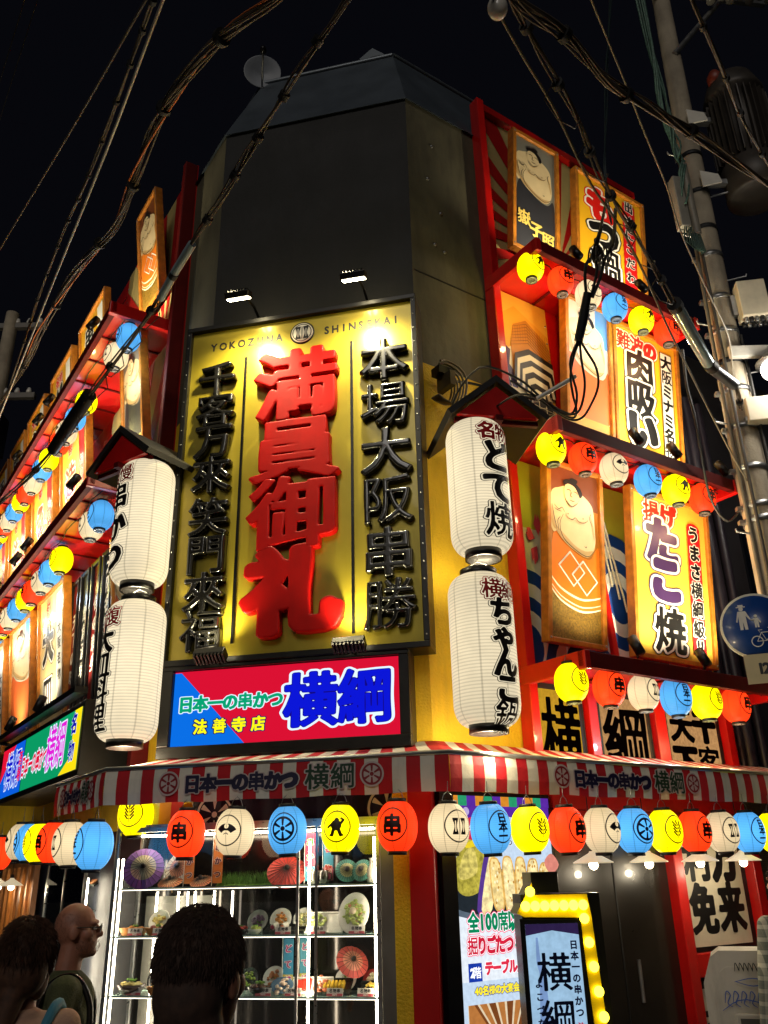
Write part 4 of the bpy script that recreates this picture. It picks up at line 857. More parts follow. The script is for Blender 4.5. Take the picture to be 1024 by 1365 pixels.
def plate(label, u, z, rx, rz_, mt, tilt=50, round_=False):
    t = onshelf('food_plate', label, 'food model', u, z, .16); xf = Matrix.Translation((0, 0, rz_*.9*sin(D(tilt)))) @ Matrix.Rotation(D(tilt), 4, 'X')
    if round_: MB().lathe([(0, 0), (rx*.6, 0), (rx, .022), (rx*.98, .026), (rx*.6, .008), (0, .006)], mt, 30).build('plate', t, None, xf @ Matrix.Diagonal((1, rz_/rx, 1, 1)))
    else: MB().box(-rx, rx, -rz_, rz_, 0, .012, mt, .006).box(-rx, rx, rz_-.012, rz_, .012, .022, mt).box(-rx, rx, -rz_, -rz_+.012, .012, .022, mt).build('plate', t, None, xf)
    m = MB().tube([(-.02, .02, 0), (-.02, .05, rz_*.8)], .004, ALU, 6).tube([(.02, .02, 0), (.02, .05, rz_*.8)], .004, ALU, 6); m.build('easel', t); return t, xf
def heap(t, xf, mt, n, r, size, seed, name='food', sy=1.3):
    R_ = random.Random(seed); m = MB()
    for _ in range(n): a, q = R_.random()*6.28, r*math.sqrt(R_.random()); s = size*R_.uniform(.6, 1.2); m.ball((q*cos(a), q*sin(a)*sy, .015+(1-q/r)*.03), (s, s*R_.uniform(.5, 1), s*.6), mt, 7, 5)
    m.build(name, t, None, xf)
t, xf = plate('square white plate of green cabbage salad, middle shelf', 1.19, S2, .085, .085, CER); heap(t, xf, SALAD, 40, .06, .017, 3)
plate('empty square white plate behind the cabbage salad', 1.30, S2, .085, .085, CER)[0]
t, xf = plate('large oval white plate of salad with egg, middle shelf at the right', 1.46, S2, .115, .15, CER, 62, True); heap(t, xf, SALAD, 60, .075, .016, 4); heap(t, xf, mat('#e08a70', .45, var=.3, scale=50), 18, .06, .014, 6, 'ham'); m = MB().ball((0, .0, .055), (.026, .026, .014), mat('#f0d8b8', .3), 12, 8); m.build('egg', t, None, xf)
t, xf = plate('black tray with two white rolls on the middle shelf', .90, S2, .11, .06, BLK, 20)
for x, c in ((-.045, '#a02a4a'), (.03, '#e07a2c')): MB().tube([(x, -.02, .035), (x+.02, .02, .035)], .022, CER, 14).ball((x-.002, -.024, .035), (.016, .008, .016), ink(c), 10, 6).build('rolled_rice', t, None, xf)
plate('empty black tray in the middle of the right shelf', 1.03, S2, .08, .05, BLK, 15)
t, xf = plate('white plate of red sashimi slices on the lower right shelf', 1.09, S3, .1, .075, CER, 38)
for k in range(5): MB().box(-.055+k*.022, -.03+k*.022, -.045, .045, .014+.003*k, .03+.003*k, mat('#c8321e', .35, var=.25, scale=30), .006).build('slice', t, None, xf)
t, xf = plate('black plate of yellow omelette slices on the lower right shelf', 1.32, S3, .115, .075, BLK, 34)
for k in range(6): MB().box(-.08+k*.026, -.06+k*.026, -.028, .03, .014, .045, mat('#e6b832', .45, var=.12, scale=20), .006).build('slice', t, None, xf)
MB().ball((.05, -.05, .02), (.022, .022, .016), CER, 10, 6).build('radish', t, None, xf)
t, xf = plate('black plate at the right end of the lower shelf', 1.57, S3, .07, .06, BLK, 34); heap(t, xf, mat('#d8b848', .5, var=.3), 10, .04, .016, 9)
bowl('small white bowl of pickles behind the price cards, middle shelf', .72, S2, .055, CER, mat('#b8c45a', .5, var=.4, scale=60), 12, seed=21)
bowl('small dark bowl of red pickles beside the white rolls', .62, S2, .055, BLK, mat('#b83a2c', .5, var=.4, scale=60), 12, seed=22)
t, xf = plate('oval blue plate of pale slices at the back of the lower shelf', .93, S3, .085, .06, mat('#5a7a98', .25, coat=.3), 55, True); heap(t, xf, mat('#e0c8b0', .4, var=.2), 14, .05, .018, 31)
boat('wooden boat of golden skewers on the lower left shelf', .02, S3, mat('#c08a30', .5, var=.4, scale=60, bump=.5), 9, 33)
t, xf = plate('white plate of shrimp behind the omelette slices', 1.22, S3, .08, .06, CER, 60); heap(t, xf, mat('#d8744a', .45, var=.35, scale=40), 16, .05, .018, 35)
card('price card before the dumpling boat', -.2, S2); card('price card before the sausage boat', .0, S2); card('price card before the golden skewers', .05, S3)
for lb, u, z, rr, mt_, fc, tl in (('white plate of fried prawns leaning at the back, middle shelf, nearest the rolls', .86, S2, .085, CER, '#d08a3c', 66), ('grey plate of grilled eggplant at the back of the middle shelf', .68, S2, .08, mat('#8a8a84', .3, coat=.3), '#4a2c4a', 64), ('white plate of potato salad behind the empty black tray', 1.04, S2, .085, CER, '#dccb8a', 64), ('dark plate of pickles at the back, left of the stew bowl', .62, S3, .08, BLK, '#8aa040', 62),
        ('white plate of fried chicken at the back of the lower shelf', .82, S3, .085, CER, '#a8622a', 66), ('white plate of tofu with herbs behind the yellow slices', 1.36, S3, .08, CER, '#e6dfc8', 66), ('red plate of dumplings at the back of the lower right end', 1.56, S3, .075, mat('#8a2018', .3, coat=.3), '#dcc8a0', 64), ('white plate of noodles behind the fried dumplings boat', -.12, S2, .085, CER, '#d8bc6a', 66), ('dark plate of skewers behind the noodle bowl', -.1, S3, .08, BLK, '#b8803a', 66), ('white plate of omelette rice on the lower left shelf', .18, S3, .085, CER, '#e0b440', 60), ('white plate of mixed fries on the left of the middle shelf', .16, S2, .085, CER, '#c8923c', 60)):
    t = onshelf('food_plate', lb, 'food model', u, z, .30); xf = Matrix.Translation((0, 0, rr*.93)) @ Matrix.Rotation(D(tl), 4, 'X'); MB().lathe([(0, 0), (rr*.6, 0), (rr, .02), (rr*.97, .024), (rr*.6, .008), (0, .006)], mt_, 26).build('plate', t, None, xf)
    heap(t, xf, mat(fc, .5, var=.4, scale=60, bump=.4), 26, rr*.6, .015, int(u*100)+500, sy=1.); heap(t, xf, GREEN, 8, rr*.3, .009, int(u*100)+900, 'garnish', 1.); MB().tube([(-.02, .02, 0), (-.02, .05, rr*1.2)], .004, ALU, 6).tube([(.02, .02, 0), (.02, .05, rr*1.2)], .004, ALU, 6).build('easel', t)
for lb, u, z in (('before the white rolls', .955, S2), ('before the cabbage salad', 1.215, S2), ('before the oval salad plate', 1.50, S2), ('before the stew bowl', .82, S3), ('before the red sashimi', 1.04, S3), ('before the omelette slices', 1.34, S3), ('at the right end of the lower shelf', 1.56, S3)): card(f'small white and red price card {lb}', u, z)
def parasol(label, u, z, r, col, inner, tilt, rz, d=.12, nr=24):
    t = onshelf('paper_parasol', label, 'parasol', u, z, d, 'paper parasols in the showcase', rz); xf = Matrix.Rotation(D(tilt), 4, 'X'); h = r*.32
    m = MB(); c1, c2, rb = mat(col, .6, var=.15, scale=20), mat(inner, .6, var=.3, scale=30), ink('#1c120c')
    for rr0, rr1, mm in ((.0, .62, c2), (.62, 1., c1)):
        vs = []; fs = []
        for k in range(nr*2):
            a = pi*k/nr; pl = 1 if k % 2 == 0 else .975
            for q in (rr0, rr1): vs.append((r*q*cos(a)*pl, r*q*sin(a)*pl, h*(1-q)))
        for k in range(nr*2): n = (k+1) % (nr*2); fs.append((2*k, 2*k+1, 2*n+1, 2*n))
        m.add(vs, fs, mm)
    m.build('canopy', t, None, xf); m = MB()
    for k in range(nr): a = 2*pi*k/nr; m.tube([(r*.05*cos(a), r*.05*sin(a), h*.95+.003), (r*cos(a), r*sin(a), .003)], .0018, rb, 4)
    m.build('rib', t, None, xf); MB().lathe([(0, h+.025), (.012, h+.02), (.018, h-.005), (.0, h-.005)], rb, 12).build('cap', t, None, xf); MB().tube([(0, 0, h), (0, 0, -r*.9)], .004, WOOD, 6).build('handle', t, None, xf)
parasol('purple and cream paper parasol leaning at the upper left of the showcase', -.17, 1.95, .155, '#8d5aa8', '#d9c79a', 68, 20, .06)
parasol('white paper parasol with pink centre behind the purple one', .05, 1.95, .13, '#d8cfc0', '#c98a6a', 70, -10, .22)
parasol('small orange paper parasol on the top shelf beside the purple one', .02, 1.85, .095, '#d98a58', '#e0a878', 30, 0, .14); parasol('small orange paper parasol beneath the orange flags', .27, 1.85, .085, '#d98a58', '#e0a878', 30, 0, .14)
parasol('large red paper parasol with white lettering on the top shelf', .95, 1.90, .15, '#c03a2c', '#b83428', 48, 15, .14)
parasol('teal and cream paper parasol on the top shelf, nearer the mugs', 1.41, 1.90, .085, '#4a8f84', '#c8c48a', 66, 20, .14); parasol('teal and cream paper parasol on the top shelf, nearer the bottle', 1.53, 1.90, .08, '#4a8f84', '#c8c48a', 66, -10, .12)
parasol('crumpled pink paper parasol on the lower shelf, opened upright', 1.42, 1.30, .12, '#c85048', '#d88a70', 55, 35, .24, 18)
def flag(label, u, z, h, cols, txt, tc, d=.14):
    t = onshelf('banner_flag', label, 'flag', u, z, d, 'small banner flags in the showcase'); MB().tube([(-.045, 0, 0), (-.045, 0, h+.02)], .003, CER, 6).tube([(-.05, 0, h), (.04, 0, h)], .0025, CER, 6).build('pole', t)
    a = Art(.075, h-.03, .004); MB().box(-.0375, .0375, -.003, .001, .02, h-.01, ink(cols[0])).build('cloth', t); a.rect(0, 0, 1, .3, ink(cols[1])); a.text(txt, .5, .5, .055, [(.1, WHITE), (.04, ink(tc))], vertical=True, pitch=(h-.06)/len(txt), n=36); a.mb.build('print', t, None, Matrix.Translation((0, 0, .02)))
flag('orange banner flag with dark kana, nearer the purple parasol', .17, S1, .34, ('#d8803c', '#d8803c'), '串かつ', '#5a1a3a'); flag('orange banner flag with dark kana behind the white lantern', .40, S1, .34, ('#d8803c', '#d8803c'), '串かつ', '#5a1a3a')
flag('red and green banner flag beside the red parasol', 1.13, S1, .36, ('#b83a52', '#5a9ab0'), '串かつ', '#3a7a2a'); flag('red and teal banner flag above the mugs', 1.27, S1, .33, ('#4a92a8', '#b8506a'), '名物', '#c03a2a')
flag('blue and yellow banner flag with magenta kana, left of a pair', .955, S3, .36, ('#3a86a8', '#c9b84a'), 'どて焼', '#b0206a', .2); flag('blue and yellow banner flag with magenta kana, right of a pair', 1.06, S3, .37, ('#4f93a8', '#c9b84a'), 'どて焼', '#b04a7a', .26)
for k, u in enumerate((1.17, 1.24)):
    t = onshelf('beer_mug', ('dark mug at the left of the pair', 'dark mug at the right of the pair')[k], 'mug', u, S1); MB().lathe([(0, 0), (.035, 0), (.037, .09), (.032, .09), (.03, .01), (0, .008)], mat('#3a3428', .15, spec=.8), 18).build('body', t); MB().tube([(.034, 0, .02), (.06, 0, .03), (.06, 0, .065), (.034, 0, .075)], .006, mat('#3a3428', .15), 6).build('handle', t)
t = onshelf('sake_bottle', 'grey sake bottle at the right end of the top shelf', 'bottle', 1.60, S1); MB().lathe([(0, 0), (.032, 0), (.04, .05), (.035, .09), (.014, .12), (.013, .15), (.022, .165), (.018, .165), (0, .15)], mat('#8a8478', .2), 18).build('body', t)
t = onshelf('artificial_grass', 'green artificial grass strip on the top shelf behind the white lantern', 'decoration', .62, S1, .2); m = MB(); R_ = random.Random(3)
for _ in range(420): x, y = R_.uniform(-.22, .2), R_.uniform(-.05, .05); a = R_.uniform(-.5, .5); h = R_.uniform(.05, .11); m.add([(x-.003, y, 0), (x+.003, y, 0), (x+h*a, y+R_.uniform(-.03, .03), h)], [(0, 1, 2)], mat('#4f7a2a', .6, var=.5, scale=90))
m.build('blades', t); MB().box(-.23, .21, -.06, .06, 0, .008, GREEN).build('base', t)

# curtain behind the front lanterns
t = thing('noren_curtain', 'dark purple shop curtain with white wheel crests above the showcase', 'curtain', FF, .95, .12, 2.26); m = MB(); PV = mat('#1c1026', .85, var=.2, bump=.2, bscale=80); n = 60
vs = [(-.78+1.78*k/n, -.02*sin(k*.9)-.01*sin(k*.37), z) for z in (0, .2) for k in range(n+1)]; m.add(vs, [(k, k+1, n+2+k, n+1+k) for k in range(n)], PV, True); m.build('cloth', t)
m = MB()
for x in (-.58, .78): emblem(m, 'wheelbold', x, .06, .3, ink('#c9bfae'), y=.04)
m.build('crest', t); MB().tube([(-.85, 0, .205), (1.05, 0, .205)], .01, WOOD).build('rod', t)
t = thing('cloth_banner', 'white and orange cloth behind the high yellow lantern', 'curtain', FF, -.12, .1, 2.26); MB().box(-.35, .0, -.006, 0, .0, .2, ink('#b9b2a0')).box(.0, .1, -.008, 0, -.02, .2, ink('#c8801c')).box(.1, .2, -.008, 0, -.02, .2, RPAINT).build('cloth', t); MB().tube([(-.36, 0, .2), (.22, 0, .2)], .008, WOOD).build('rod', t)

# ------------------------------------------------------------------ shop left of the case
t = thing('food_showcase', 'narrow lit showcase on the left side behind the bald man', 'showcase', FL, -2.75, .12, 0)
m = MB()
for x in (-.72, .69): m.box(x, x+.03, 0, .03, .2, 2.1, ALU)
m.box(-.03, .0, 0, .02, .2, 2.1, ALU); m.box(-.72, .72, 0, .3, .1, .2, ALU); m.box(-.72, .72, 0, .3, 2.1, 2.14, ALU); m.build('frame', t); MB().box(-.72, .72, .28, .3, .2, 2.1, mat('#b4ac9c', .4)).build('back_panel', t); MB().box(-.69, -.03, .006, .012, .2, 2.1, glass()).box(0, .69, .006, .012, .2, 2.1, glass()).build('front_glass', t)
for z in (1.3, 1.62, 1.85): MB().box(-.68, .68, .03, .27, z-.01, z, mat('#a8c8bc', .1)).build('shelf', t)
MB().box(-.66, -.6, .03, .06, .3, 1.88, glow('#fff4dc', 22)).build('light_tube', t); MB().tube([(.66, .05, .3), (.66, .05, 1.9)], .012, TUBE).build('light_tube', t)
for k in range(4):
    q = thing('skewer_tray', f'tray of grilled skewers in the narrow left showcase, {NTH[k]} from its tube', 'food model', FL, -3.15+.33*k, -.04, 1.86-.0, 'trays in the left showcase'); MB().box(-.12, .12, -.07, .05, 0, .015, BLK, .005).build('tray', q, None, Matrix.Rotation(D(30), 4, 'X'))
    for j in range(4): MB().tube([(-.08+.05*j, -.06, .025), (-.06+.05*j, .04, .03)], .014, mat('#8a5a34', .5, var=.4, scale=40), 8).build('skewer', q, None, Matrix.Rotation(D(30), 4, 'X'))
q = thing('food_plate', 'glass plate of green salad in the narrow left showcase', 'food model', FL, -2.95, -.04, 1.63, 'food models in the showcase'); MB().lathe([(0, 0), (.08, 0), (.13, .05), (.12, .05), (.07, .01), (0, .01)], CER, 20).build('plate', q); m = MB(); food(m, 40, .1, .05, SALAD, .025, 4); m.build('food', q)
t = thing('wooden_door', 'warm wooden lattice door at the far left of the street level', 'door', FL, -4.9, .06, 0); MB().box(-.9, .75, -.04, .02, 0, 2.1, mat('#7a4a1c', .5, var=.3, scale=5, bump=.1)).build('panel', t); m = MB()
for k in range(6): m.box(-.85+k*.28, -.80+k*.28, -.07, -.04, .05, 2.05, mat('#9a5f24', .45, var=.3, scale=8))
m.build('lattice', t)
SHADE = mat('#e9e0cb', .4).copy(); SHADE.node_tree.nodes['Principled BSDF'].inputs['Emission Color'].default_value = (*lin('#f0dcb4'), 1); SHADE.node_tree.nodes['Principled BSDF'].inputs['Emission Strength'].default_value = .4  # weak emission stands in for bulb light coming through the shade
def shade_lamp(label, fr, u, off, z, r=.13, e=4):
    t = thing('shade_lamp', label, 'lamp', fr, u, off, z, 'white shade lamps under the awning'); MB().lathe([(.02, .075), (.028, .06), (r, -.005), (r, -.012), (.02, .05)], SHADE, 26).build('shade', t); MB().lathe([(0, .11), (.02, .11), (.022, .06), (0, .06)], BMETAL, 12).build('socket', t)
    MB().ball((0, 0, -.025), .034, glow('#ffe9c0', 14), 14, 10).build('bulb', t); MB().tube([(0, 0, .1), (0, 0, .55)], .004, CABLE, 5).build('cord', t); lamp('POINT', t, (0, 0, -.09), (0, 0, -1), e, (1, .85, .6), rad=.03)
for k, u in enumerate((1.13, 1.76, 2.40, 2.99)): shade_lamp(f'white conical shade lamp under the right awning, {NTH[k]} from the menu screen', FR, u, .45, 1.925, .15)
for k, u in enumerate((-4.3, -5.0)): shade_lamp(f'white shade lamp before the wooden door at far left, {NTH[k]} from the corner', FL, u, .3, 1.86)

# ------------------------------------------------------------------ menu screen, arrow sign, poster, cabinet
t = thing('menu_screen', 'tall lit menu screen of fried skewers and room pictures beside the entrance', 'screen', FR, .53, .02, .35); sw, sh = 1.0, 2.05
MB().box(-sw/2-.03, sw/2+.03, -.1, 0, -.03, sh+.03, BMETAL, .01).build('housing', t); MB().box(-sw/2-.16, -sw/2-.035, -.2, 0, -.35, sh+.02, mat('#0d0f14', .3)).build('side_column', t)
ar = Art(sw, sh, .101); G = lambda c, k=.85: glow(c, k, .1); H_ = G('#fbfbff', 1.0)
ar.rect(0, 0, 1, 1, G('#c8dcf2')); ar.rect(0, .40, 1, .62, G('#e9f1fa'))
ar.poly([(0, .925), (.15, .91), (.5, .935), (.85, .91), (1, .925), (1, 1), (0, 1)], G('#5a2aa0'))
for k in range(12): ar.rect(k/12, .965, (k+1)/12, 1, G(('#d88a2c', '#2a9a6a', '#5a2aa0')[k % 3]))
for x in (.15, .85): ar.poly([(x+.03*cos(a), .945+.015*sin(a)) for a in np.arange(12)*pi/6], G('#b9a8d8'))
ar.poly([(.44+.60*cos(a), .665+.085*sin(a)) for a in np.arange(30)*2*pi/30], G('#5c6a78')); ar.poly([(.44+.54*cos(a), .67+.072*sin(a)) for a in np.arange(30)*2*pi/30], G('#232a30'))
FRG = [glow(c, .95, .3) for c in ('#ecd08a', '#f2dca0', '#d8a858')]
ar.poly([(.02, .70), (.04, .80), (.16, .85), (.30, .82), (.34, .74), (.24, .68), (.1, .665)], glow('#a89c3c', .95, .45), True); ar.poly([(.05, .72), (.1, .80), (.2, .82), (.22, .74)], glow('#c8b860', .95, .4), True)
ar.poly([(.2, .62), (.30, .80), (.37, .80), (.30, .63)], G('#5a3a90'), True); ar.poly([(.24, .62), (.34, .79), (.40, .78), (.34, .62)], FRG[1], True)
for k, (x, z, a, l) in enumerate(((.40, .70, .16, .19), (.51, .695, .06, .21), (.62, .69, -.03, .215), (.73, .70, -.14, .18), (.84, .71, -.26, .13))):
    w = .062
    for dw, mm, w_ in ((0, FRG[2], 1.), (.006, FRG[k % 2], .8)): ar.poly([(x+w*w_*(abs(cos(q))**.6)*(1 if cos(q) > 0 else -1)-a*(l/2*sin(q)), z+(l/2-dw)*.95*(abs(sin(q))**.7)*(1 if sin(q) > 0 else -1)) for q in np.arange(28)*2*pi/28], mm)
    for j in range(14): R2 = random.Random(k*50+j); qx, qz = x+R2.uniform(-.04, .04)-a*0, z+R2.uniform(-.4, .4)*l; ar.poly([(qx+.008*cos(q), qz+.005*sin(q)) for q in np.arange(7)*2*pi/7], G(('#c08a3c', '#fbeec0')[j % 2], .95))
ar.poly([(.84, .77), (.92, .80), (.99, .76), (.90, .73)], G('#e08a7a'), True); ar.poly([(.0, .88), (.16, .925), (.36, .88), (.16, .845)], G('#d02a4a'), True); ar.text('酒場の味', .17, .885, .05, [(.06, H_)], pitch=.05, nib=ROUND, n=36); ar.poly([(.08, .835), (.30, .865), (.33, .85), (.11, .82)], G('#f0d42c'), True)
ar.text('横綱', .70, .855, .085, [(.09, H_), (.05, G('#1a1430'))], vertical=True, pitch=.09); ar.text('串かつ', .50, .865, .05, [(.09, H_), (.04, G('#1a1430'))], vertical=True, pitch=.055)
ar.text('全100席以上', .335, .583, .136, [(.14, G('#f05a78', 1.)), (.10, H_), (.06, G('#0a8a5a', .8))], pitch=.095, sx=.77, nib=ROUND)
PK_ = lambda c: [(.14, G('#f05a78', 1.)), (.10, H_), (.06, G(c, .9))]
ar.text('掘りごたつ', .25, .512, .118, PK_('#d0203c'), pitch=.083, sx=.8, nib=ROUND); ar.text('半個室', .60, .512, .118, PK_('#0a8a5a'), pitch=.083, sx=.8, nib=ROUND)
ar.rect(.03, .405, .15, .46, G('#1a3aa8')); ar.text('2階', .09, .432, .075, [(.05, H_)], pitch=.052, nib=ROUND, n=44); ar.text('テーブル席', .36, .442, .088, [(.12, H_), (.07, G('#e0304a', .9))], pitch=.074, nib=ROUND, sx=.9)
ar.text('40名様の大宴会にも', .33, .378, .06, [(.13, G('#3a4a9a')), (.06, G('#f2e02c', 1.))], pitch=.056, nib=ROUND); ar.rect(.48, .315, .60, .365, G('#1a3aa8')); ar.text('3階', .54, .34, .072, [(.05, H_)], pitch=.05, nib=ROUND, n=44); ar.text('お座敷', .76, .338, .09, [(.12, H_), (.07, G('#e0304a', .9))], pitch=.078, nib=ROUND); ar.text('半個室の掘り', .70, .278, .06, [(.13, G('#3a4a9a')), (.06, G('#f2e02c', 1.))], pitch=.056, nib=ROUND)
WD, WD2, WL = G('#b8763c'), G('#7a4420'), G('#e6d2b0')
ar.rect(.0, .0, .58, .34, WL); ar.rect(.6, .0, 1, .24, WL)
for k in range(7): ar.poly([(.02+k*.08, .34), (.08+k*.08, .34), (.24+k*.03, .24), (.22+k*.03, .24)], WD if k % 2 else WD2)
ar.poly([(0, .34), (.05, .34), (.2, .25), (0, .27)], WD)
for k in range(16): R2 = random.Random(k); x = .2+R2.random()*.35; z = R2.random()*.2; ar.rect(x, z, x+.05+R2.random()*.05, z+.012+R2.random()*.03, (WD, WD2, G('#8a3a30'), G('#d8b07a'))[k % 4])
for x, z in ((.06, .12), (.68, .1), (.82, .1)): ar.rect(x, z, x+.1, z+.09, WD); ar.rect(x+.01, z+.006, x+.09, z+.084, G('#cfd6e6'))
for k in range(5): ar.rect(.6, .02+k*.018, 1, .028+k*.018, WD if k % 2 else WD2)
ar.mb.build('display', t, None)

t = thing('arrow_sign', 'yellow arrow sign with round bulbs around a lit screen in the street', 'sign', WORLD, 1.52, -6.0, .0, None, 4); z0 = .45
YP = mat('#e8c40a', .35, var=.08, coat=.3); out_ = [(-.745, 1.62), (-.635, 1.80), (-.635, 1.725), (-.285, 1.725), (-.27, 1.6), (-.22, z0), (-.30, z0), (-.345, 1.59), (-.70, 1.6)]
MB().prism(out_[::-1], -.03, .2, YP, BMETAL).build('arrow_body', t)
MB().box(-.71, -.2, -.01, .25, z0, 1.73, BMETAL).box(-.635, -.46, -.02, .25, 1.735, 1.86, BMETAL, .004).box(-.75, -.15, -.1, .35, 0, z0, BMETAL).build('cabinet', t)
BULB = glow('#ffe838', 5)
bl_ = [(-.655, 1.745)]+[(-.69+.0615*k, 1.662) for k in range(7)]+[(-.322+.0145*k, 1.585-.135*k) for k in range(0, 8)]
for x, z in bl_: MB().ball((x, -.05, z), (.031, .03, .031), BULB, 12, 8).build('bulb', t)
MB().prism([(-.735, z0), (-.335, z0), (-.345, 1.58), (-.735, 1.59)], -.05, -.01, BMETAL).build('screen_frame', t)
ar = Art(.335, 1.08, .052); ar.rect(0, 0, 1, 1, G('#9fc4e2', .8)); ar.poly([(0, .94), (.5, .965), (1, .94), (1, 1), (0, 1)], G('#3a2a5a', .5)); ar.poly([(.12, .4), (.2, .75), (.16, .8), (.18, .93), (.22, .93), (.24, .8), (.2+.1, .75), (.36, .4)], G('#7a98c8', .8))
for k, c in enumerate('横綱'): ar.text(c, .48, .755-k*.235, .22, [(.06, G('#0c0f1e', .4))], n=70)
ar.text('日本一の串かつ', .88, .72, .052, [(.045, G('#141c3a', .5))], vertical=True, pitch=.061, nib=ROUND, n=40); ar.text('よこづな', .17, .60, .05, [(.045, G('#141c3a', .5))], vertical=True, pitch=.07, n=40); ar.text('法善寺', .88, .44, .042, [(.04, G('#c0203c', .8))], vertical=True, pitch=.047, n=36)
ar.poly([(0, 0), (1, 0), (1, .12), (.6, .3), (.3, .2), (0, .32)], G('#4a6ab0', .8)); ar.mb.build('display', t, None, Matrix.Translation((-.537, 0, z0+.03)))

t = thing('framed_poster', 'black framed cream poster with heavy brush characters right of the entrance', 'poster', FR, 3.06, .03, 1.2); MB().box(-.5, .5, -.03, 0, 0, .98, BLACK, .004).build('frame', t); ar = Art(.86, .9, .031); ar.rect(0, 0, 1, 1, ink('#d2c8b0'))
for k, c in enumerate('利免'): ar.text(c, .27, .80-.47*k, .42, [(.11, BLACK)], nib=HEAVY, sx=.88, n=84, cover=.64)
for k, c in enumerate('万来'): ar.text(c, .73, .80-.47*k, .42, [(.11, BLACK)], nib=HEAVY, sx=.88, n=84, cover=.64)
ar.mb.build('print', t, None, Matrix.Translation((0, 0, .04)))
t = thing('framed_poster', 'black framed poster low beside the door behind the grey cabinet', 'poster', FR, 3.06, .03, .1); MB().box(-.5, .5, -.03, 0, 0, .88, BLACK, .004).build('frame', t); ar = Art(.86, .78, .031); ar.rect(0, 0, 1, 1, ink('#c8bea8'))
ar.text('商売', .5, .6, .4, [(.07, BLACK)], n=70, pitch=.42); ar.mb.build('print', t, None, Matrix.Translation((0, 0, .05)))
t = thing('utility_cabinet', 'scribbled grey plastic cabinet with a recessed handle below the poster', 'cabinet', WORLD, 2.60, -7.04, 0, None, -20); PL = mat('#b9b4a6', .5, var=.1, scale=3, bump=.08, dirt=.5)
pf = [(-.33, 0), (.33, 0), (.33, 1.1), (.26, 1.27), (.2, 1.31), (-.2, 1.31), (-.26, 1.27), (-.33, 1.1)]; MB().prism(pf, -.2, .2, PL).build('body', t)
MB().prism([(x*.82, .08+z*.86) for x, z in pf], -.212, -.2, PL).build('door', t); MB().box(-.15, .17, -.235, -.212, .72, .92, PL, .012).box(-.12, .14, -.237, -.234, .745, .89, mat('#4a4842', .5)).build('handle', t)
ar = Art(.6, 1.2, .2135); BI, KI = ink('#3a5aa8'), ink('#1a1a1c'); R_ = random.Random(11)
for k in range(7): x = .16+k*.09; ar.line([(x, .82), (x+.03, .88), (x+.07, .86), (x+.03, .82), (x+.08, .80)], .008, BI)
ar.line([(.12, .78), (.4, .84), (.9, .76)], .007, BI); ar.line([(.3, .93), (.5, .95), (.65, .93), (.5, .91), (.32, .93)], .008, BI)
for k in range(8): x = .32+k*.05; ar.line([(x, .985), (x+.02, 1.03), (x+.05, .99), (x+.03, 1.02)], .007, KI, True)
for k in range(5): x = .36+k*.06; ar.line([(x, .66), (x+.025, .70), (x+.045, .655)], .007, KI, False)
for k in range(6): x = .3+k*.09; ar.line([(x, .50), (x+.03, .56), (x+.08, .53), (x+.04, .5)], .01, KI)
ar.mb.build('scribble', t, None, Matrix.Translation((0, -.024, .0)))

# ------------------------------------------------------------------ utility pole with its gear, street lamp, road sign
CONC = mat('#a89c86', .85, var=.25, scale=3, bump=.3, bscale=40, dirt=.5); PX, PY = 3.8, 7.92
pole = thing('utility_pole', 'tall concrete utility pole with bands and step bolts right of the signs', 'utility pole', WORLD, PX, -PY, 0)
lean = lambda z: max(0, (z-6))*.022
MB().tube([(lean(z), 0, z) for z in (0, 3, 5, 6, 7, 8, 9, 10, 11, 14.6)], [.205, .18, .165, .158, .15, .143, .136, .128, .12, .10], CONC, 24).build('shaft', pole)
for z in (5.05, 5.2, 5.62, 6.1, 6.55, 6.9, 7.3, 7.75, 8.35, 8.75, 9.3, 9.9): r = .215-.0085*z+.006; m = MB().lathe([(r-.02, -.03), (r, -.03), (r, .03), (r-.02, .03)], STEEL if int(z*10) % 3 else RUBBER, 24, (lean(z), 0, z)); m.box(lean(z)-r-.05, lean(z)-r+.01, -.03, .03, z-.02, z+.02, STEEL); m.build('band', pole)
for k in range(9): z = 4.9+k*.62; s = 1 if k % 2 else -1; MB().tube([(lean(z)+s*.1, -.05, z), (lean(z)+s*.32, -.12, z+.01), (lean(z)+s*.325, -.12, z+.04)], .011, STEEL, 6).build('step_bolt', pole)
m = MB().tube([(-.17, -.08, 3), (-.165, -.1, 7), (-.1, -.1, 9.4)], .022, mat('#6d6658', .6), 8).tube([(-.12, -.17, 4), (-.1, -.165, 8.3)], .018, mat('#3a3630', .6), 8).tube([(.12, -.16, 4), (.14, -.15, 7.2)], .016, CABLE, 8); m.build('conduit', pole)
xarm = MB().box(-.1, 1.6, -.16, -.10, 12.75, 12.83, STEEL).tube([(.1, -.13, 11.6), (.95, -.13, 12.75)], .04, STEEL, 6); xarm.build('crossarm', pole, None, Matrix.Rotation(D(8), 4, 'Z'))
for k in range(7):
    m = MB(); x = .75+.13*k; 
    for q in range(4): m.lathe([(.0, 0), (.055, .0), (.06, .02), (.03, .045), (0, .045)], mat('#a8a49a', .3, coat=.3), 12, (x, -.13-.05*(k % 2), 12.55+q*.05))
    m.build('insulator', pole)
t = thing('transformer', 'dark finned transformer drum hanging on the utility pole', 'transformer', WORLD, PX+.72, -(PY-.12), 9.15); BRN = mat('#3c362f', .5, .2, var=.25, dirt=.4)
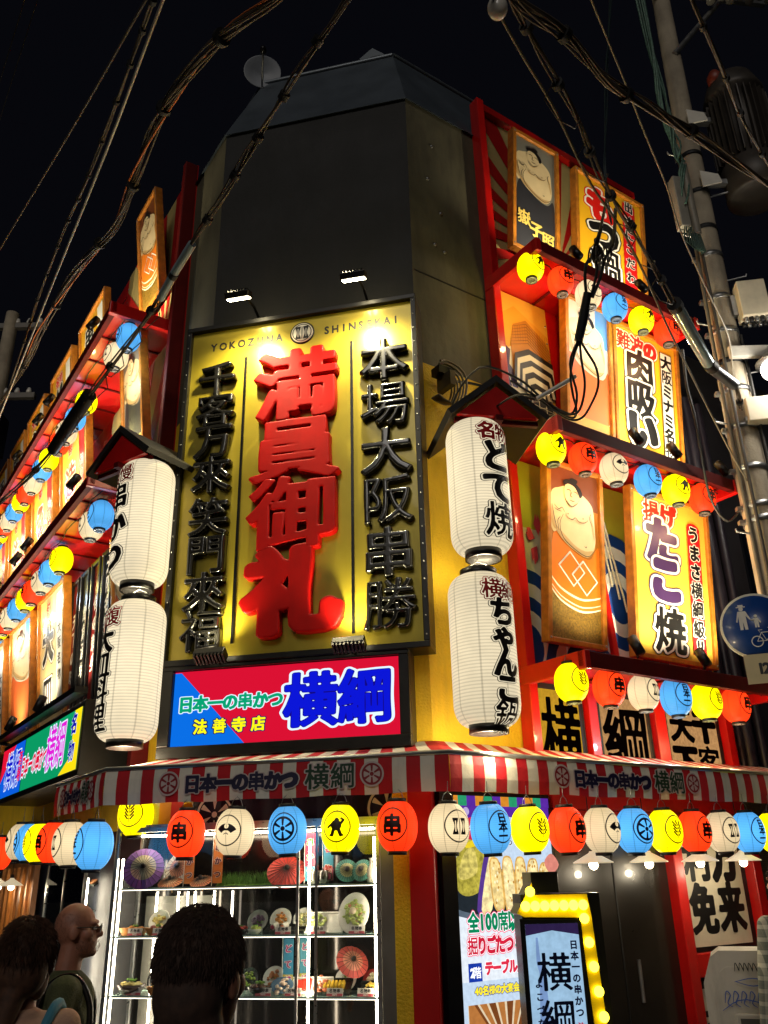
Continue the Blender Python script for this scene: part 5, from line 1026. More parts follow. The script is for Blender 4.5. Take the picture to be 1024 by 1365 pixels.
MB().lathe([(0, 0), (.30, 0), (.34, .03), (.34, .45), (.30, .47), (.30, 1.5), (.36, 1.53), (.36, 1.6), (.28, 1.85), (.12, 1.95), (0, 1.95)], BRN, 32).build('tank', t); m = MB()
for k in range(30): a = 2*pi*k/30; m.box(.29, .37, -.006, .006, .5, 1.48, BRN); m.v[-8:] = [(x*cos(a)-y*sin(a), x*sin(a)+y*cos(a), z) for x, y, z in m.v[-8:]]
m.build('fin', t); MB().lathe([(0, 0), (.09, 0), (.1, .12), (.05, .22), (0, .24)], ink('#7a2c18'), 16, (-.22, -.1, 1.75)).build('cap', t)
for z in (.2, 1.2): m = MB().box(-.6, -.28, -.04, .04, z, z+.07, STEEL); m.prism([(-.66, z-.08), (-.42, z-.02), (-.45, z+.1), (-.66, z+.16)], -.09, -.07, mat('#d8d4c8', .5)); m.build('bracket', t)
t = thing('junction_box', 'cream junction box with cable glands on the utility pole, beneath the transformer', 'box', WORLD, PX+.30, -(PY-.22), 7.35, 'boxes on the utility pole', -8); MB().box(-.15, .15, -.1, .1, 0, .46, mat('#d8cdb0', .5, dirt=.2), .012).build('body', t); m = MB()
for k in range(10): m.lathe([(.0, -.06), (.022, -.06), (.026, 0), (0, 0)], RUBBER if k % 2 else STEEL, 10, (-.11+.055*(k % 5), -.045+.09*(k//5), 0))
m.build('gland', t); MB().box(-.2, -.14, .02, .1, .1, .36, STEEL).build('bracket', t)
t = thing('junction_box', 'small cream box strapped low on the utility pole', 'box', WORLD, PX+.11, -(PY-.2), 6.08, 'boxes on the utility pole', -8); MB().box(-.12, .12, -.07, .06, 0, .28, mat('#b8ad94', .5, dirt=.3), .01).build('body', t); MB().box(-.14, -.12, -.02, .02, .03, .08, STEEL).build('bracket', t); MB().box(.12, .14, -.02, .02, .2, .25, STEEL).build('bracket', t)
t = thing('junction_box', 'long grey cable box on the left flank of the utility pole, high up', 'box', WORLD, PX-.2, -(PY-.12), 8.7, 'boxes on the utility pole', 10); MB().box(-.09, .03, -.07, .06, 0, .75, mat('#8e8a7e', .5, dirt=.3), .01).tube([(.09, -.05, -.1), (.09, -.05, .95)], .05, mat('#7d776a', .5), 12).build('body', t); m = MB()
for k in range(7): m.tube([(-.05+.02*k, -.05, 0), (-.12+.03*k, -.1, -.25-.03*k), (-.02+.02*k, -.12, -.4), (.02*k, -.05, -.1)], .008, mat('#2e4a40', .5), 5)
m.build('cable', t)
t = thing('street_lamp', 'white glowing street lamp on a bracket right of the utility pole', 'street lamp', WORLD, PX+.36, -(PY-.3), 6.55); MB().box(-.45, .05, .0, .06, .28, .42, mat('#b8b4a8', .5), .01).build('arm', t); MB().lathe([(0, .3), (.1, .3), (.2, .2), (.2, .18), (0, .18)], STEEL, 20).build('hood', t); MB().ball((0, 0, .12), (.16, .16, .13), glow('#fff6ea', 9), 16, 10).build('globe', t); lamp('POINT', t, (0, -.25, .0), (0, 0, -1), 45, (1, .93, .82), rad=.15)

sgn = thing('road_sign', 'round blue road sign with white adult, child and bicycle', 'road sign', WORLD, 2.70, -6.05, 3.48, None, -20)
BL = mat('#0f3f8a', .35, var=.08, scale=2, coat=.2); SW = mat('#e6e2d6', .4)
MB().lathe([(0, .0), (.245, 0), (.245, -.02), (0, -.02)], SW, 48, ax='Y').build('rim', sgn); m = MB().lathe([(.0, .003), (.228, .003), (.228, .0)], BL, 48, ax='Y'); m.build('face', sgn)
ar = Art(.45, .45, .004); ar.poly([(.5+.02+.035*cos(a)-.2, .80+.035*sin(a)) for a in np.arange(14)*2*pi/14], SW); ar.rect(.25, .825, .39, .84, SW); ar.rect(.28, .83, .36, .87, SW)
ar.poly([(.26, .76), (.38, .76), (.44, .62), (.42, .61), (.375, .68), (.38, .45), (.335, .45), (.32, .58), (.305, .45), (.26, .45), (.262, .68), (.235, .58), (.215, .59)], SW)
ar.poly([(.52+.026*cos(a), .66+.026*sin(a)) for a in np.arange(12)*2*pi/12], SW); ar.poly([(.49, .63), (.55, .63), (.59, .55), (.57, .54), (.552, .58), (.552, .47), (.525, .47), (.52, .54), (.513, .47), (.487, .47), (.488, .58), (.44, .61), (.43, .595)], SW)
for cx in (.48, .78): ar.line([(cx+.085*cos(a), .24+.085*sin(a)) for a in np.arange(20)*2*pi/20], .007, SW, False, True)
for p in ([(.48, .24), (.56, .38), (.74, .38), (.62, .24), (.48, .24)], [(.62, .24), (.56, .38)], [(.74, .38), (.78, .24)], [(.54, .38), (.52, .42), (.58, .42)], [(.74, .38), (.72, .44), (.66, .45)]): ar.line(p, .008, SW, False)
ar.mb.build('symbol', sgn, None, Matrix.Translation((0, 0, -.225)))
MB().tube([(.3, .05, -3.48), (.3, .05, .5)], .035, mat('#8d8d8a', .4, .5), 14).build('post', sgn); MB().box(-.1, .32, .015, .035, -.02, .02, STEEL).build('bracket', sgn); MB().box(-.05, .32, .015, .035, -.36, -.33, STEEL).build('bracket', sgn)
pl = thing('sign_plate', 'cream time plate reading 12 below the round blue road sign', 'road sign', WORLD, 2.72, -6.03, 3.06, None, -20); MB().box(-.15, .17, -.004, .006, 0, .21, mat('#c9b98c', .45), .0).build('plate', pl); ar = Art(.32, .21, .005); ar.text('12-20', .56, .5, .105, [(.05, BLACK)], nib=ROUND, pitch=.062, n=44); ar.mb.build('lettering', pl, None, Matrix.Translation((.01, 0, 0)))

# ------------------------------------------------------------------ overhead cables
def bundle(name, label, path, r, n, spread, m_=CABLE, seed=0, wrap=0, extra=None, k=5):
    R_ = random.Random(seed); P = [Vector(p) for p in crom(path, k)]; mb = MB()
    for j in range(n):
        ph, sp, fr_ = R_.random()*6.28, spread*R_.uniform(.3, 1), R_.uniform(.15, .5); q = []
        for i, p in enumerate(P):
            t = (P[min(i+1, len(P)-1)]-P[max(0, i-1)]).normalized(); a = t.cross(Vector((0, 0, 1))).normalized(); b = t.cross(a); an = ph+i*fr_
            q.append(p+a*cos(an)*sp+b*sin(an)*sp)
        mb.tube(q, r*R_.uniform(.7, 1.2), extra if (extra and j == 0) else m_, 6)
    t = thing(name, label, 'cable', WORLD); mb.build('strand', t)
    if wrap:
        for i in range(3, len(P)-2, wrap): t_ = (P[i+1]-P[i]).normalized()*.02; MB().tube([P[i]-t_, P[i]+t_], spread+r*1.3, RUBBER, 10).build('tie', t)
    return t
GWIRE = mat('#8d8676', .5, .4, var=.2); BWIRE = mat('#4a4034', .5, var=.3)
bundle('cable_bundle', 'thick bundle of many dark cables with one orange strand crossing upper left', [(-0.2, 2.8, 6.2), (-0.53, 3.2, 6.34), (-1.02, 3.7, 6.62), (-1.47, 4.31, 6.82), (-1.87, 5.05, 6.98), (-2.35, 5.89, 7.19), (-2.97, 6.74, 7.47), (-3.99, 8.33, 7.91), (-5.09, 10.09, 8.37), (-7.78, 14.11, 9.55)], .008, 9, .045, BWIRE, 1, 6, mat('#c86a2c', .5))
bm_ = bundle('cable_bundle', 'dark cable bundle with grey guard pipe crossing before the left of the building', [(-0.02, 2.78, 6.01), (-0.14, 2.95, 5.98), (-0.4, 3.28, 5.91), (-0.57, 3.52, 5.85), (-0.76, 3.77, 5.81), (-0.93, 4.01, 5.75), (-1.19, 4.35, 5.68), (-1.51, 4.79, 5.58), (-1.72, 5.05, 5.54), (-2.31, 5.78, 5.41), (-2.83, 6.45, 5.28), (-3.29, 6.95, 5.21), (-4.16, 7.84, 5.15)], .007, 5, .022, BWIRE, 2, 5)
MB().tube([(-1.21, 4.38, 5.675), (-1.36, 4.58, 5.63), (-1.52, 4.81, 5.575)], .028, mat('#8fa3a6', .35), 12).build('guard_pipe', bm_); MB().tube([(-2.31, 5.78, 5.41), (-2.57, 6.11, 5.345), (-2.83, 6.45, 5.28)], [.055, .055, .05], mat('#15130f', .3, coat=.3), 12).build('splice_sleeve', bm_)
m = MB()
for k in range(7):
    a = Vector((-1.55-.19*k, 4.84+.24*k, 5.57-.04*k)); m.tube([a, a+Vector((.03, 0, -.12)), a+Vector((-.1, .12, -.14)), a+Vector((-.19, .24, -.04))], .004, CABLE, 5)
m.build('loose_loop', bm_)
bundle('cable', 'single thin dark wire at the far upper left of the sky', [(-1.19, 3.3, 6.83), (-1.43, 3.63, 6.98), (-2.5, 5.19, 7.68), (-4.67, 8.29, 9.07), (-6.27, 10.6, 10.11)], .009, 1, 0, BWIRE, 3)
bundle('cable', 'spiral wrapped wire between two straight wires at upper left', [(-1.22, 3.3, 6.83), (-1.37, 3.59, 6.91), (-1.8, 4.36, 7.14), (-2.49, 5.57, 7.49), (-3.13, 6.63, 7.82), (-4.12, 8.34, 8.33), (-5.15, 10.21, 8.87), (-6.68, 12.97, 9.66)], .008, 3, .016, BWIRE, 4, 2)
bundle('cable', 'straight pale wire beside the spiral wire at upper left', [(-1.09, 3.17, 6.63), (-1.24, 3.41, 6.67), (-2.02, 4.74, 6.86), (-3.34, 6.92, 7.18), (-5.52, 10.54, 7.71)], .008, 1, 0, mat('#b9b4a8', .4, .3), 5)
bundle('cable', 'faint wire nearest the upper left picture corner', [(-3.19, 5.29, 9.78), (-3.56, 5.87, 10.18), (-4.99, 8.07, 11.69), (-6.44, 10.34, 13.25)], .007, 1, 0, CABLE, 6)
bundle('cable', 'faint wire second from the upper left picture corner', [(-3.07, 5.3, 9.78), (-3.41, 5.84, 10.14), (-4.75, 7.93, 11.51), (-6.32, 10.39, 13.13)], .007, 1, 0, CABLE, 7)
st = bundle('stay_cable', 'pale stay cable with white insulator ball at its upper end', [(0.68, 3.15, 6.16), (0.72, 3.22, 6.15), (0.87, 3.44, 6.12), (1.1, 3.77, 6.08), (1.4, 4.26, 6.0), (1.68, 4.63, 5.96), (1.97, 5.08, 5.89), (2.38, 5.77, 5.78), (3.35, 7.3, 5.54), (3.77, 7.92, 5.45)], .009, 1, 0, mat('#77705f', .5, .3), 8)
MB().ball((0.68, 3.15, 6.17), (.055, .055, .075), mat('#d8d2c4', .3, coat=.4), 16, 10).build('insulator', st); MB().tube([(0.70, 3.18, 6.13), (0.66, 3.10, 6.19), (.5, 2.7, 6.25)], .014, STEEL, 6).build('clamp', st)
b2 = bundle('cable_bundle', 'dark cable bundle with shiny guard tube running down to the utility pole', [(0.63, 2.85, 6.1), (0.74, 3.05, 6.09), (0.92, 3.34, 6.09), (1.19, 3.76, 6.09), (1.48, 4.28, 6.08), (1.67, 4.58, 6.08), (1.94, 4.96, 6.09), (2.42, 5.72, 6.09), (3.01, 6.63, 6.1), (3.44, 7.12, 6.17), (3.68, 7.6, 6.17)], .009, 4, .025, BWIRE, 9, 5)
MB().tube([(2.42, 5.72, 6.09), (2.71, 6.17, 6.095), (3.01, 6.63, 6.1)], .055, mat('#b8d4d8', .15, .4, coat=.5), 14).build('guard_tube', b2); MB().tube([(3.05, 6.68, 6.105), (3.42, 7.1, 6.17)], .055, mat('#6d6f74', .3, .5), 14).build('guard_tube', b2); MB().tube([(2.40, 5.69, 6.09), (2.44, 5.75, 6.09)], .062, RUBBER, 12).build('joint', b2); MB().tube([(2.99, 6.6, 6.1), (3.07, 6.7, 6.11)], .062, RUBBER, 12).build('joint', b2)
m = MB()
for k in range(5): a = Vector((1.05+.28*k, 3.55+.44*k, 6.09)); m.tube([a, a+Vector((-.06, .05, -.09)), a+Vector((.03, .15, -.14)), a+Vector((.16, .26, -.10)), a+Vector((.2, .27, -.02)), a+Vector((.19, .29, .0))], .004, BWIRE, 5)
m.build('lashing_wire', b2)
bundle('cable_bundle', 'dark cable bundle crossing before the transformer to the right edge', [(0.45, 2.7, 6.05), (0.74, 3.03, 6.07), (1.06, 3.28, 6.12), (1.38, 3.6, 6.12), (1.73, 3.86, 6.19), (2.15, 4.17, 6.27), (2.81, 4.69, 6.37), (3.32, 5.11, 6.42)], .009, 7, .035, BWIRE, 10, 7)
bundle('cable', 'straight grey wire slanting down to the flank of the utility pole', [(1.24, 3.34, 6.74), (1.34, 3.53, 6.74), (1.68, 4.1, 6.74), (1.96, 4.58, 6.74), (2.27, 5.1, 6.75), (2.51, 5.56, 6.74), (2.97, 6.31, 6.75), (3.49, 7.14, 6.76), (3.75, 7.75, 6.7)], .008, 1, 0, GWIRE, 11)
bundle('cable_bundle', 'brown cable bundle slanting past the transformer at top right', [(1.81, 3.34, 6.73), (1.96, 3.56, 6.76), (2.36, 4.11, 6.84), (2.66, 4.54, 6.9), (3.13, 5.15, 7.01), (3.7, 5.89, 7.13)], .008, 3, .014, BWIRE, 12, 4)
bundle('cable_bundle', 'green and grey cables clinging to the top of the utility pole', [(3.5, 7.6, 13.6), (3.58, 7.7, 11.6), (3.6, 7.72, 10.5), (3.66, 7.75, 10.0), (3.67, 7.75, 9.5), (3.62, 7.75, 9.0)], .012, 8, .06, mat('#4a6a5c', .45, var=.5, scale=30), 13)
hb = thing('hanging_splice', 'black splice sleeve hanging in cable loops before the right side signs', 'cable', WORLD)
m = MB()
for p, r in (([(1.61, 4.78, 6.10), (1.60, 4.91, 6.05), (1.62, 4.96, 6.0), (1.53, 4.98, 5.95), (1.51, 5.03, 5.85), (1.52, 5.09, 5.71)], .012), ([(1.66, 4.6, 6.09), (1.71, 4.9, 6.04), (1.66, 4.98, 5.97), (1.62, 5.03, 5.84), (1.56, 5.09, 5.71)], .012), ([(1.58, 4.5, 6.1), (1.60, 4.8, 6.09), (1.57, 4.94, 6.0), (1.60, 5.0, 5.9), (1.55, 5.08, 5.72)], .010)): m.tube(crom(p, 4), r, CABLE, 6)
c0 = Vector((1.62, 4.96, 5.99))
for k in range(5): m.tube([c0+Vector((.035*k-.07, .06*cos(q), .045*sin(q))) for q in np.arange(13)*2*pi/12], .007, CABLE, 5)
m.build('upper_loop', hb); MB().tube([(1.525, 5.07, 5.74), (1.49, 5.15, 5.57), (1.45, 5.21, 5.42)], [.03, .036, .032], RUBBER, 12).build('sleeve', hb)
m = MB()
for p in ([(1.46, 5.21, 5.43), (1.42, 5.28, 5.33), (1.4, 5.36, 5.22), (1.42, 5.44, 5.11), (1.45, 5.51, 5.02), (1.43, 5.55, 4.97), (1.33, 5.55, 5.02), (1.2, 5.54, 5.15), (1.04, 5.53, 5.31), (0.77, 5.63, 5.48), (0.6, 6.2, 5.5), (.75, 6.75, 5.6)], [(1.46, 5.21, 5.43), (1.52, 5.27, 5.36), (1.59, 5.34, 5.27), (1.61, 5.42, 5.16), (1.56, 5.51, 5.05), (1.5, 5.57, 4.98), (1.41, 5.59, 4.98), (1.28, 5.59, 5.08), (1.13, 5.59, 5.2), (0.99, 5.8, 5.29), (.8, 6.6, 5.5)], [(1.46, 5.21, 5.43), (1.47, 5.27, 5.29), (1.49, 5.33, 5.14), (1.47, 5.39, 5.01), (1.43, 5.45, 4.95), (1.36, 5.5, 4.99), (1.24, 5.56, 5.12), (1.0, 5.62, 5.35)], [(1.45, 5.21, 5.43), (1.39, 5.3, 5.28), (1.44, 5.4, 5.08), (1.4, 5.5, 4.97), (1.25, 5.55, 5.06)]): m.tube(crom(p, 4), .009, CABLE, 6)
m.build('lower_loop', hb); MB().tube([(1.16, 5.48, 5.10), (1.45, 5.4, 5.24)], .017, CER, 10).build('conduit', hb)
bundle('cable', 'thin twin wires hanging straight down before the sky right of centre', [(1.7, 4.01, 7.71), (1.7, 4.29, 7.31), (1.69, 4.52, 6.98), (1.68, 4.76, 6.63), (1.66, 4.75, 6.1)], .005, 2, .02, mat('#22343a', .5), 14)
bundle('cable', 'slack cable looping down behind the shiny guard tube to the pole', [(2.9, 6.9, 6.45), (3.03, 7.24, 6.3), (3.1, 7.37, 6.0), (3.15, 7.51, 5.7), (3.3, 7.83, 5.3), (3.5, 8.0, 5.1), (3.66, 7.95, 5.25)], .012, 2, .02, CABLE, 15)
wb = thing('wall_cable_coil', 'coil of old cable on the wall above the upper right big lantern', 'cable', FR, .22, .06, 5.98); m = MB()
for k in range(6): r = .16+.015*k; m.tube([(r*.8*cos(q), -.03*k-.02*sin(3*q), r*sin(q)) for q in np.linspace(-2.4, 2.2, 16)], .011, mat('#6d6248', .5, var=.3), 6)
m.tube(crom([(.1, -.05, .1), (.35, -.1, .12), (.6, -.25, .02), (.8, -.4, -.05)], 5), .014, CABLE, 6); m.build('coil', wb); MB().box(-.1, .08, -.12, 0, .1, .18, BMETAL).box(-.04, .02, -.2, 0, -.05, .1, mat('#5a5038', .4, .5)).build('clamp', wb)

# far left pole beyond the street, roof things
fp = thing('utility_pole', 'far utility pole with two crossarms at the left edge', 'utility pole', WORLD, -8.2, -15.6, 0); MB().tube([(0, 0, 0), (0, 0, 13.6)], [.2, .14], CONC, 16).build('shaft', fp)
for z in (13.2, 11.4): MB().box(-.7, .8, -.06, .06, z, z+.12, mat('#77726a', .6)).build('crossarm', fp)
m = MB()
for k in range(6):
    for z in (13.32, 11.52): m.lathe([(0, 0), (.05, 0), (.06, .05), (.03, .14), (0, .14)], CER, 10, (-.6+.25*k, 0, z))
m.build('insulator', fp); MB().box(-.25, .3, -.3, .1, 10.0, 10.9, BMETAL, .02).build('box', fp)
dish = thing('satellite_dish', 'white satellite dish on the left roof edge', 'satellite dish', FF, .22, -.42, 11.05, None, 22); xf = Matrix.Rotation(D(12), 4, 'X')
MB().lathe([(0, -.06), (.08, -.055), (.15, -.03), (.225, .012), (.23, .02), (.22, .02), (.15, -.015), (0, -.045)], mat('#8d9298', .5, dirt=.2), 32, ax='Y').build('reflector', dish, None, xf); MB().tube([(0, -.0, -.2), (0, -.3, -.1), (0, -.36, .0)], .012, STEEL, 6).ball((0, -.36, .02), (.04, .06, .05), BMETAL, 10, 8).build('feed_arm', dish, None, xf); MB().tube([(0, .05, 0), (0, .1, -.2), (0, .1, -.45)], .02, STEEL, 8).build('mast', dish)
rb = thing('roof_unit', 'small grey vent hood on the roof edge', 'vent', FF, 1.58, -.75, 10.95); MB().prism([(-.16, 0), (.22, 0), (.22, .12), (.0, .34), (-.16, .2)], -.15, .15, mat('#5a6268', .5, .4)).box(-.02, .1, -.158, -.15, .05, .18, RUBBER).build('hood', rb); MB().box(-.2, .26, -.18, .18, -.03, 0, STEEL).build('base', rb)

# ------------------------------------------------------------------ people
def remesh(name, prims, mt, voxel, parent, smooth=4, label=None):
    """one continuous skin grown over overlapping balls"""
    mb = MB()
    for p in prims:
        if p[0] == 'e': mb.ball(p[1], p[2], mt, 20, 14)
        else:
            _, a, ra, b, rb_ = p; a, b = Vector(a), Vector(b); n = max(3, int((b-a).length/(min(ra, rb_)*.45))+1)
            for i in range(n+1): mb.ball(a.lerp(b, i/n), ra+(rb_-ra)*i/n, mt, 14, 10)
    o = mb.build(name); md = o.modifiers.new('r', 'REMESH'); md.mode = 'VOXEL'; md.voxel_size = voxel; ms = o.modifiers.new('s', 'SMOOTH'); ms.iterations = smooth; ms.factor = .5
    bpy.context.view_layer.update(); me = bpy.data.meshes.new_from_object(o.evaluated_get(bpy.context.evaluated_depsgraph_get())); o.modifiers.clear(); o.data = me
    me.polygons.foreach_set('use_smooth', [True]*len(me.polygons))
    if not me.materials: me.materials.append(mt)
    if parent: o.parent = parent
    if label: o['label'] = label
    return o
SK = mat('#a26c55', .5, var=.12, scale=25, bump=.08, bscale=200); HAIR = mat('#3d2b22', .8, var=.4, scale=40)
def head_prims(z, turn=0):
    E = lambda x, y, dz, a, b, c: ('e', (x, y, z+dz), (a, b, c))
    return [E(0, .015, .02, .077, .097, .10), E(0, -.035, -.05, .062, .06, .075), E(0, -.05, -.085, .045, .042, .04), E(0, -.075, -.1, .024, .022, .02), E(-.03, -.078, .03, .03, .018, .014), E(.03, -.078, .03, .03, .018, .014),
            ('c', (0, -.085, .015+z), .011, (0, -.108, -.022+z), .015), E(0, -.095, -.026, .02, .014, .011), E(0, -.082, -.052, .026, .016, .008), E(0, -.08, -.066, .022, .016, .009), E(-.05, -.05, -.02, .026, .03, .03), E(.05, -.05, -.02, .026, .03, .03),
            E(-.08, .012, -.012, .011, .024, .034), E(.08, .012, -.012, .011, .024, .034), ('c', (0, .03, z-.2), .062, (0, .015, z-.06), .056)]
def arm(s, z, hand, elbow): return [('c', (s*.17, .02, z-.24), .058, elbow, .043), ('c', elbow, .042, hand, .028), ('e', (hand[0], hand[1]-.005, hand[2]-.045), (.026, .04, .05))]+[('c', (hand[0]+.004*s, hand[1]-.03+.018*k, hand[2]-.08), .0095, (hand[0]-.008*s, hand[1]-.034+.018*k, hand[2]-.155+.012*abs(k-1.3)), .008) for k in range(4)]+[('c', (hand[0], hand[1]-.04, hand[2]-.03), .011, (hand[0]-.012*s, hand[1]-.06, hand[2]-.09), .009)]
def body_prims(z, s=1):
    b = [('c', (-.11, .02, z-.27), .075, (.11, .02, z-.27), .075), ('c', (0, .02, z-.3), .12, (0, .02, z-.5), .125), ('c', (0, .02, z-.5), .125, (0, .02, z-.75), .14), ('c', (-.06, .02, z-.4), .11, (-.05, .02, z-.72), .115), ('c', (.06, .02, z-.4), .11, (.05, .02, z-.72), .115)]
    for q in (-1, 1): b += [('c', (q*.085, .02, z-.78), .095, (q*.1, .015, z-1.15), .062), ('c', (q*.1, .015, z-1.15), .058, (q*.1, .04, z-1.58), .042), ('c', (q*.1, .03, z-1.595), .036, (q*.105, -.12, z-1.61), .028)]
    return b
def grow(pr, d): return [('e', p[1], tuple(x+d for x in p[2])) if p[0] == 'e' else ('c', p[1], p[2]+d, p[3], p[4]+d) for p in pr]
def person(label, x, y, zc, rz, shirt, trousers, sleeve=.5, vox=.011, arms=None):
    """zc: height of the head's centre"""
    z = 1.64; k = zc/z; t = thing('person', label, 'person', WORLD, x, -y, 0, None, rz); t.scale = (k, k, k)
    A_ = arms or {-1: ((-.26, -.02, .86), (-.25, .05, 1.13)), 1: ((.26, -.02, .86), (.25, .05, 1.13))}
    bp = body_prims(z); ap = {s: arm(s, z, *A_[s]) for s in (-1, 1)}
    remesh('body', head_prims(z)+bp+ap[-1]+ap[1], SK, .0065, t, 3)
    slv = []
    for s in (-1, 1):
        a, e = Vector((s*.17, .02, z-.24)), Vector(A_[s][1]); slv.append(('c', tuple(a), .062, tuple(a.lerp(e, sleeve)), .056))
        if sleeve > .9: slv.append(('c', A_[s][1], .055, A_[s][0], .045))
    remesh('shirt', grow(bp[:5], .012)+[('c', (-.15, .02, z-.25), .068, (.15, .02, z-.25), .068), ('e', (0, .03, z-.19), (.085, .075, .03))]+slv, shirt, vox, t, 3)
    remesh('trousers', [('c', (-.05, .02, z-.74), .128, (.05, .02, z-.74), .128)]+grow([p for q in (0, 1) for p in bp[5+3*q:7+3*q]], .02), trousers, .014, t, 3)
    remesh('shoes', [('c', (q*.1, .05, z-1.6), .044, (q*.108, -.13, z-1.605), .036) for q in (-1, 1)], BLK, .012, t, 2)
    for s in (-1, 1): MB().ball((s*.031, -.083, z+.006), (.012, .009, .008), mat('#d8d0c4', .2), 10, 8).ball((s*.031, -.091, z+.006), (.005, .003, .005), HAIRK, 8, 6).build('eye', t)
    return t, z
def hair_tufts(name, parent, centers, n, length, mt, keep, down=.3, seed=1, w=.0022):
    """short strands standing on the skull"""
    R_ = random.Random(seed); m = MB(); c, r = centers
    for _ in range(n):
        a, q = R_.random()*6.283, math.acos(R_.uniform(-.8, 1)); d = Vector((sin(q)*cos(a), sin(q)*sin(a), cos(q))); p = Vector((c[0]+r[0]*d.x, c[1]+r[1]*d.y, c[2]+r[2]*d.z))
        if not keep(p): continue
        tg = Vector((R_.uniform(-.35, .35), .25, -1-down)); tg = (tg-d*tg.dot(d)).normalized(); dr = (d*R_.uniform(.12, .45)+tg+Vector((R_.uniform(-.3, .3), R_.uniform(-.3, .3), 0))).normalized(); l = length*R_.uniform(.5, 1.2); sd = dr.cross(Vector((R_.uniform(-1, 1), R_.uniform(-1, 1), .3))).normalized()*w
        m.add([p-sd, p+sd, p+dr*l*.6+sd*.7+d*l*.08, p+dr*l], [(0, 1, 2), (0, 2, 3)], mt)
    return m.build(name, parent)
SH1, TR = mat('#1a1a1c', .8, var=.2, scale=20, bump=.2), mat('#23252c', .8, var=.2, bump=.2)
t, z = person('person with short dark hair seen from behind, nearest, before the showcase', -.42, 2.10, 1.66, 164, SH1, TR)
remesh('hair', [('e', (0, .022, z+.035), (.088, .108, .104)), ('e', (0, .06, z-.03), (.076, .07, .085)), ('e', (0, .055, z-.085), (.074, .06, .075)), ('c', (0, .04, z-.13), .06, (0, .035, z-.17), .058), ('e', (-.074, -.01, z+.025), (.014, .03, .04)), ('e', (.074, -.01, z+.025), (.014, .03, .04))], HAIR, .006, t, 2)
hair_tufts('hair_strands', t, ((0, .022, z+.035), (.089, .109, .105)), 11000, .016, HAIR, lambda p: p.y > -.045 or p.z > z+.06, .1, 4, .0007)
t, z = person('bald bearded person in glasses and olive shirt with dark shoulder strap, in profile', -1.55, 4.62, 1.645, 104, mat('#474b2c', .85, var=.15, scale=18, bump=.3, bscale=120), TR)
BE = mat('#5a4236', .8, var=.3, scale=90, bump=.4); hair_tufts('beard', t, ((0, -.04, z-.062), (.066, .07, .066)), 1100, .009, BE, lambda p: p.y < -.0 and p.z < z-.045 and not (abs(p.x) < .022 and -.066 < p.z-z < -.045), .6, 6, .0012)
hair_tufts('hair_strands', t, ((0, .015, z+.02), (.0775, .0975, .1005)), 2600, .005, BE, lambda p: p.y > -.02 and p.z < z+.075, .4, 9, .0008)
m = MB()
for s in (-1, 1): m.tube([(s*.032+.024*cos(q), -.108, z+.004+.017*sin(q)) for q in np.arange(17)*pi/8], .0022, HAIRK, 5); m.tube([(s*.056, -.106, z+.01), (s*.075, -.06, z+.012), (s*.084, .012, z+.012), (s*.084, .03, z-.005)], .0024, HAIRK, 5)
m.tube([(-.009, -.11, z+.008), (0, -.112, z+.011), (.009, -.11, z+.008)], .002, HAIRK, 5); m.build('glasses', t); m = MB()
for s in (-1, 1): m.lathe([(0, .109), (.023, .109)], glass((.95, .97, 1), .12), 16, (s*.032, 0, z+.004), ax='Y')
m.build('glasses_lens', t)
MB().tube(crom([(.13, -.10, z-.52), (.12, -.10, z-.32), (.1, -.03, z-.205), (.1, .06, z-.205), (.1, .13, z-.3), (.12, .15, z-.55)], 5), .015, BLK, 8).build('strap', t)
MB().tube(crom([(-.13, -.10, z-.52), (-.12, -.10, z-.32), (-.1, -.03, z-.205), (-.1, .06, z-.205), (-.1, .13, z-.3), (-.12, .15, z-.55)], 5), .015, BLK, 8).build('strap', t); remesh('backpack', [('c', (0, .2, z-.35), .1, (0, .2, z-.62), .12), ('c', (-.08, .19, z-.36), .08, (-.08, .19, z-.62), .09), ('c', (.08, .19, z-.36), .08, (.08, .19, z-.62), .09)], BLK, .014, t)
t, z = person('person with long dark tied hair, pink top and blue strap, seen from behind at left', -1.40, 3.62, 1.60, 196, mat('#b58f78', .8, var=.1, scale=20, bump=.2), TR, .6)
HB = mat('#4a2f1e', .75, var=.4, scale=40)
remesh('hair', [('e', (0, .025, z+.025), (.098, .118, .112)), ('e', (0, .075, z-.04), (.092, .075, .10)), ('e', (-.05, .03, z-.07), (.045, .06, .08)), ('e', (.05, .03, z-.07), (.045, .06, .08)), ('c', (.02, .09, z-.11), .05, (.05, .12, z-.24), .036), ('c', (.05, .12, z-.24), .036, (.06, .13, z-.42), .026)], HB, .006, t, 2)
hair_tufts('hair_strands', t, ((0, .03, z+.015), (.1, .121, .125)), 7000, .035, HB, lambda p: p.y > -.04 or p.z > z+.08, .7, 8, .0008)
MB().tube(crom([(-.15, -.1, z-.5), (-.15, -.04, z-.2), (-.12, .06, z-.19), (-.05, .17, z-.4), (.06, .18, z-.6)], 5), .02, mat('#2f7a94', .6), 8).build('strap', t); MB().tube(crom([(.14, -.1, z-.5), (.13, -.04, z-.2), (.12, .06, z-.18), (.14, .15, z-.4)], 5), .022, mat('#18344a', .6), 8).build('strap', t)
pm = bpy.data.materials.new('plaid'); pm.use_nodes = True; nt = pm.node_tree; tc = nt.nodes.new('ShaderNodeTexCoord'); fac = None
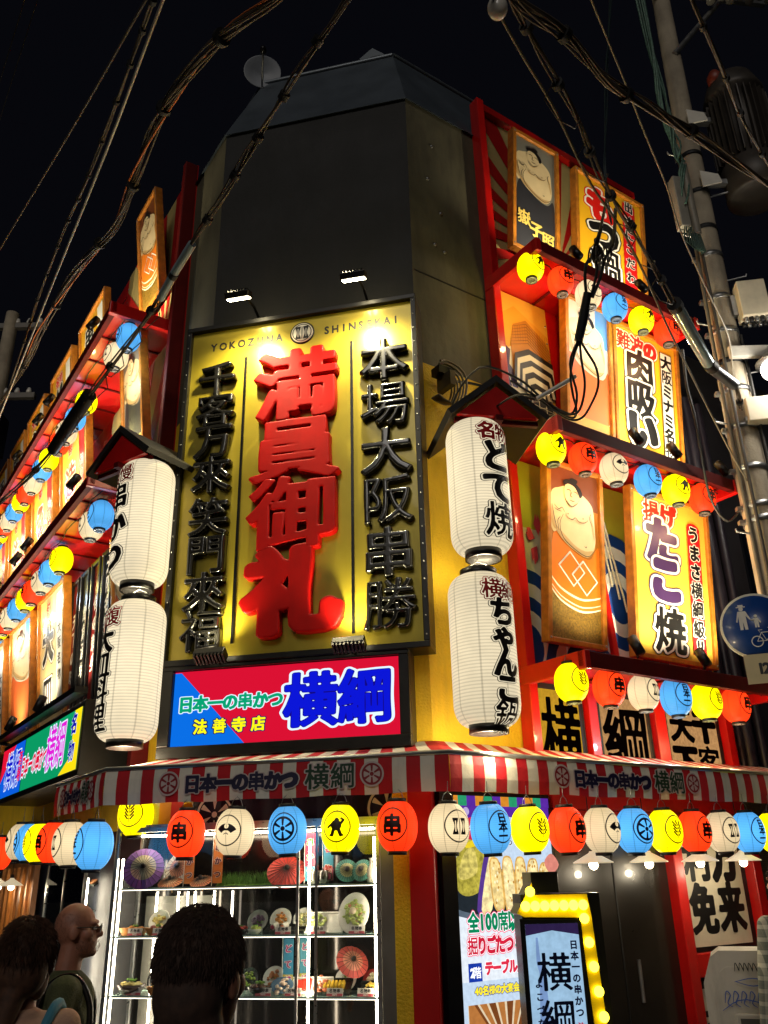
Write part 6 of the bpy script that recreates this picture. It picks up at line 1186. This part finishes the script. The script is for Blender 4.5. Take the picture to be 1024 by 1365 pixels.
for ax, sc in (('X', 9), ('Z', 9), ('X', 4.5), ('Z', 4.5)):
    wv = nt.nodes.new('ShaderNodeTexWave'); wv.bands_direction = ax; wv.inputs['Scale'].default_value = sc; nt.links.new(tc.outputs['Object'], wv.inputs['Vector']); rp = nt.nodes.new('ShaderNodeValToRGB'); rp.color_ramp.elements[0].position = .72; rp.color_ramp.elements[1].position = .8; nt.links.new(wv.outputs['Fac'], rp.inputs[0])
    if fac is None: fac = rp.outputs[0]
    else: mm = nt.nodes.new('ShaderNodeMath'); mm.operation = 'ADD'; nt.links.new(fac, mm.inputs[0]); nt.links.new(rp.outputs[0], mm.inputs[1]); fac = mm.outputs[0]
mm = nt.nodes.new('ShaderNodeMath'); mm.operation = 'MULTIPLY'; mm.inputs[1].default_value = .4; mm.use_clamp = True; nt.links.new(fac, mm.inputs[0]); mx = nt.nodes.new('ShaderNodeMix'); mx.data_type = 'RGBA'; nt.links.new(mm.outputs[0], mx.inputs[0]); mx.inputs[6].default_value = (.5, .5, .42, 1); mx.inputs[7].default_value = (.03, .05, .05, 1)
nt.links.new(mx.outputs[2], nt.nodes['Principled BSDF'].inputs['Base Color']); nt.nodes['Principled BSDF'].inputs['Roughness'].default_value = .85
t, z = person('person in a pale plaid shirt cut off by the right edge beside the grey cabinet', 2.69, 6.42, 1.75, 190, pm, TR, .95, arms={-1: ((-.30, -.12, .98), (-.29, .06, 1.2)), 1: ((.26, -.02, .86), (.25, .05, 1.13))})
remesh('hair', [('e', (0, .022, z+.035), (.086, .106, .1)), ('e', (0, .06, z-.03), (.074, .07, .08))], HAIR, .007, t, 2); hair_tufts('hair_strands', t, ((0, .022, z+.035), (.088, .108, .102)), 900, .022, HAIR, lambda p: p.y > -.04 or p.z > z+.06, .1, 14)

# small pieces hang on the part they belong to
OWNER = {'lens': 'housing', 'crest': 'shade', 'handle': 'body', 'hair_strands': 'hair', 'glasses_lens': 'glasses', 'batten': 'soffit', 'gland': 'body', 'garnish': 'food', 'herbs': 'topping', 'cap': 'canopy', 'print': 'cloth', 'gable_board': 'roof_slope'}
for o in list(COL.objects):
    if o.get('category') is None: continue
    kids = {c.name.split('.')[0]: c for c in o.children}
    for c in list(o.children):
        w = OWNER.get(c.name.split('.')[0])
        if w in kids and kids[w] is not c: c.parent = kids[w]
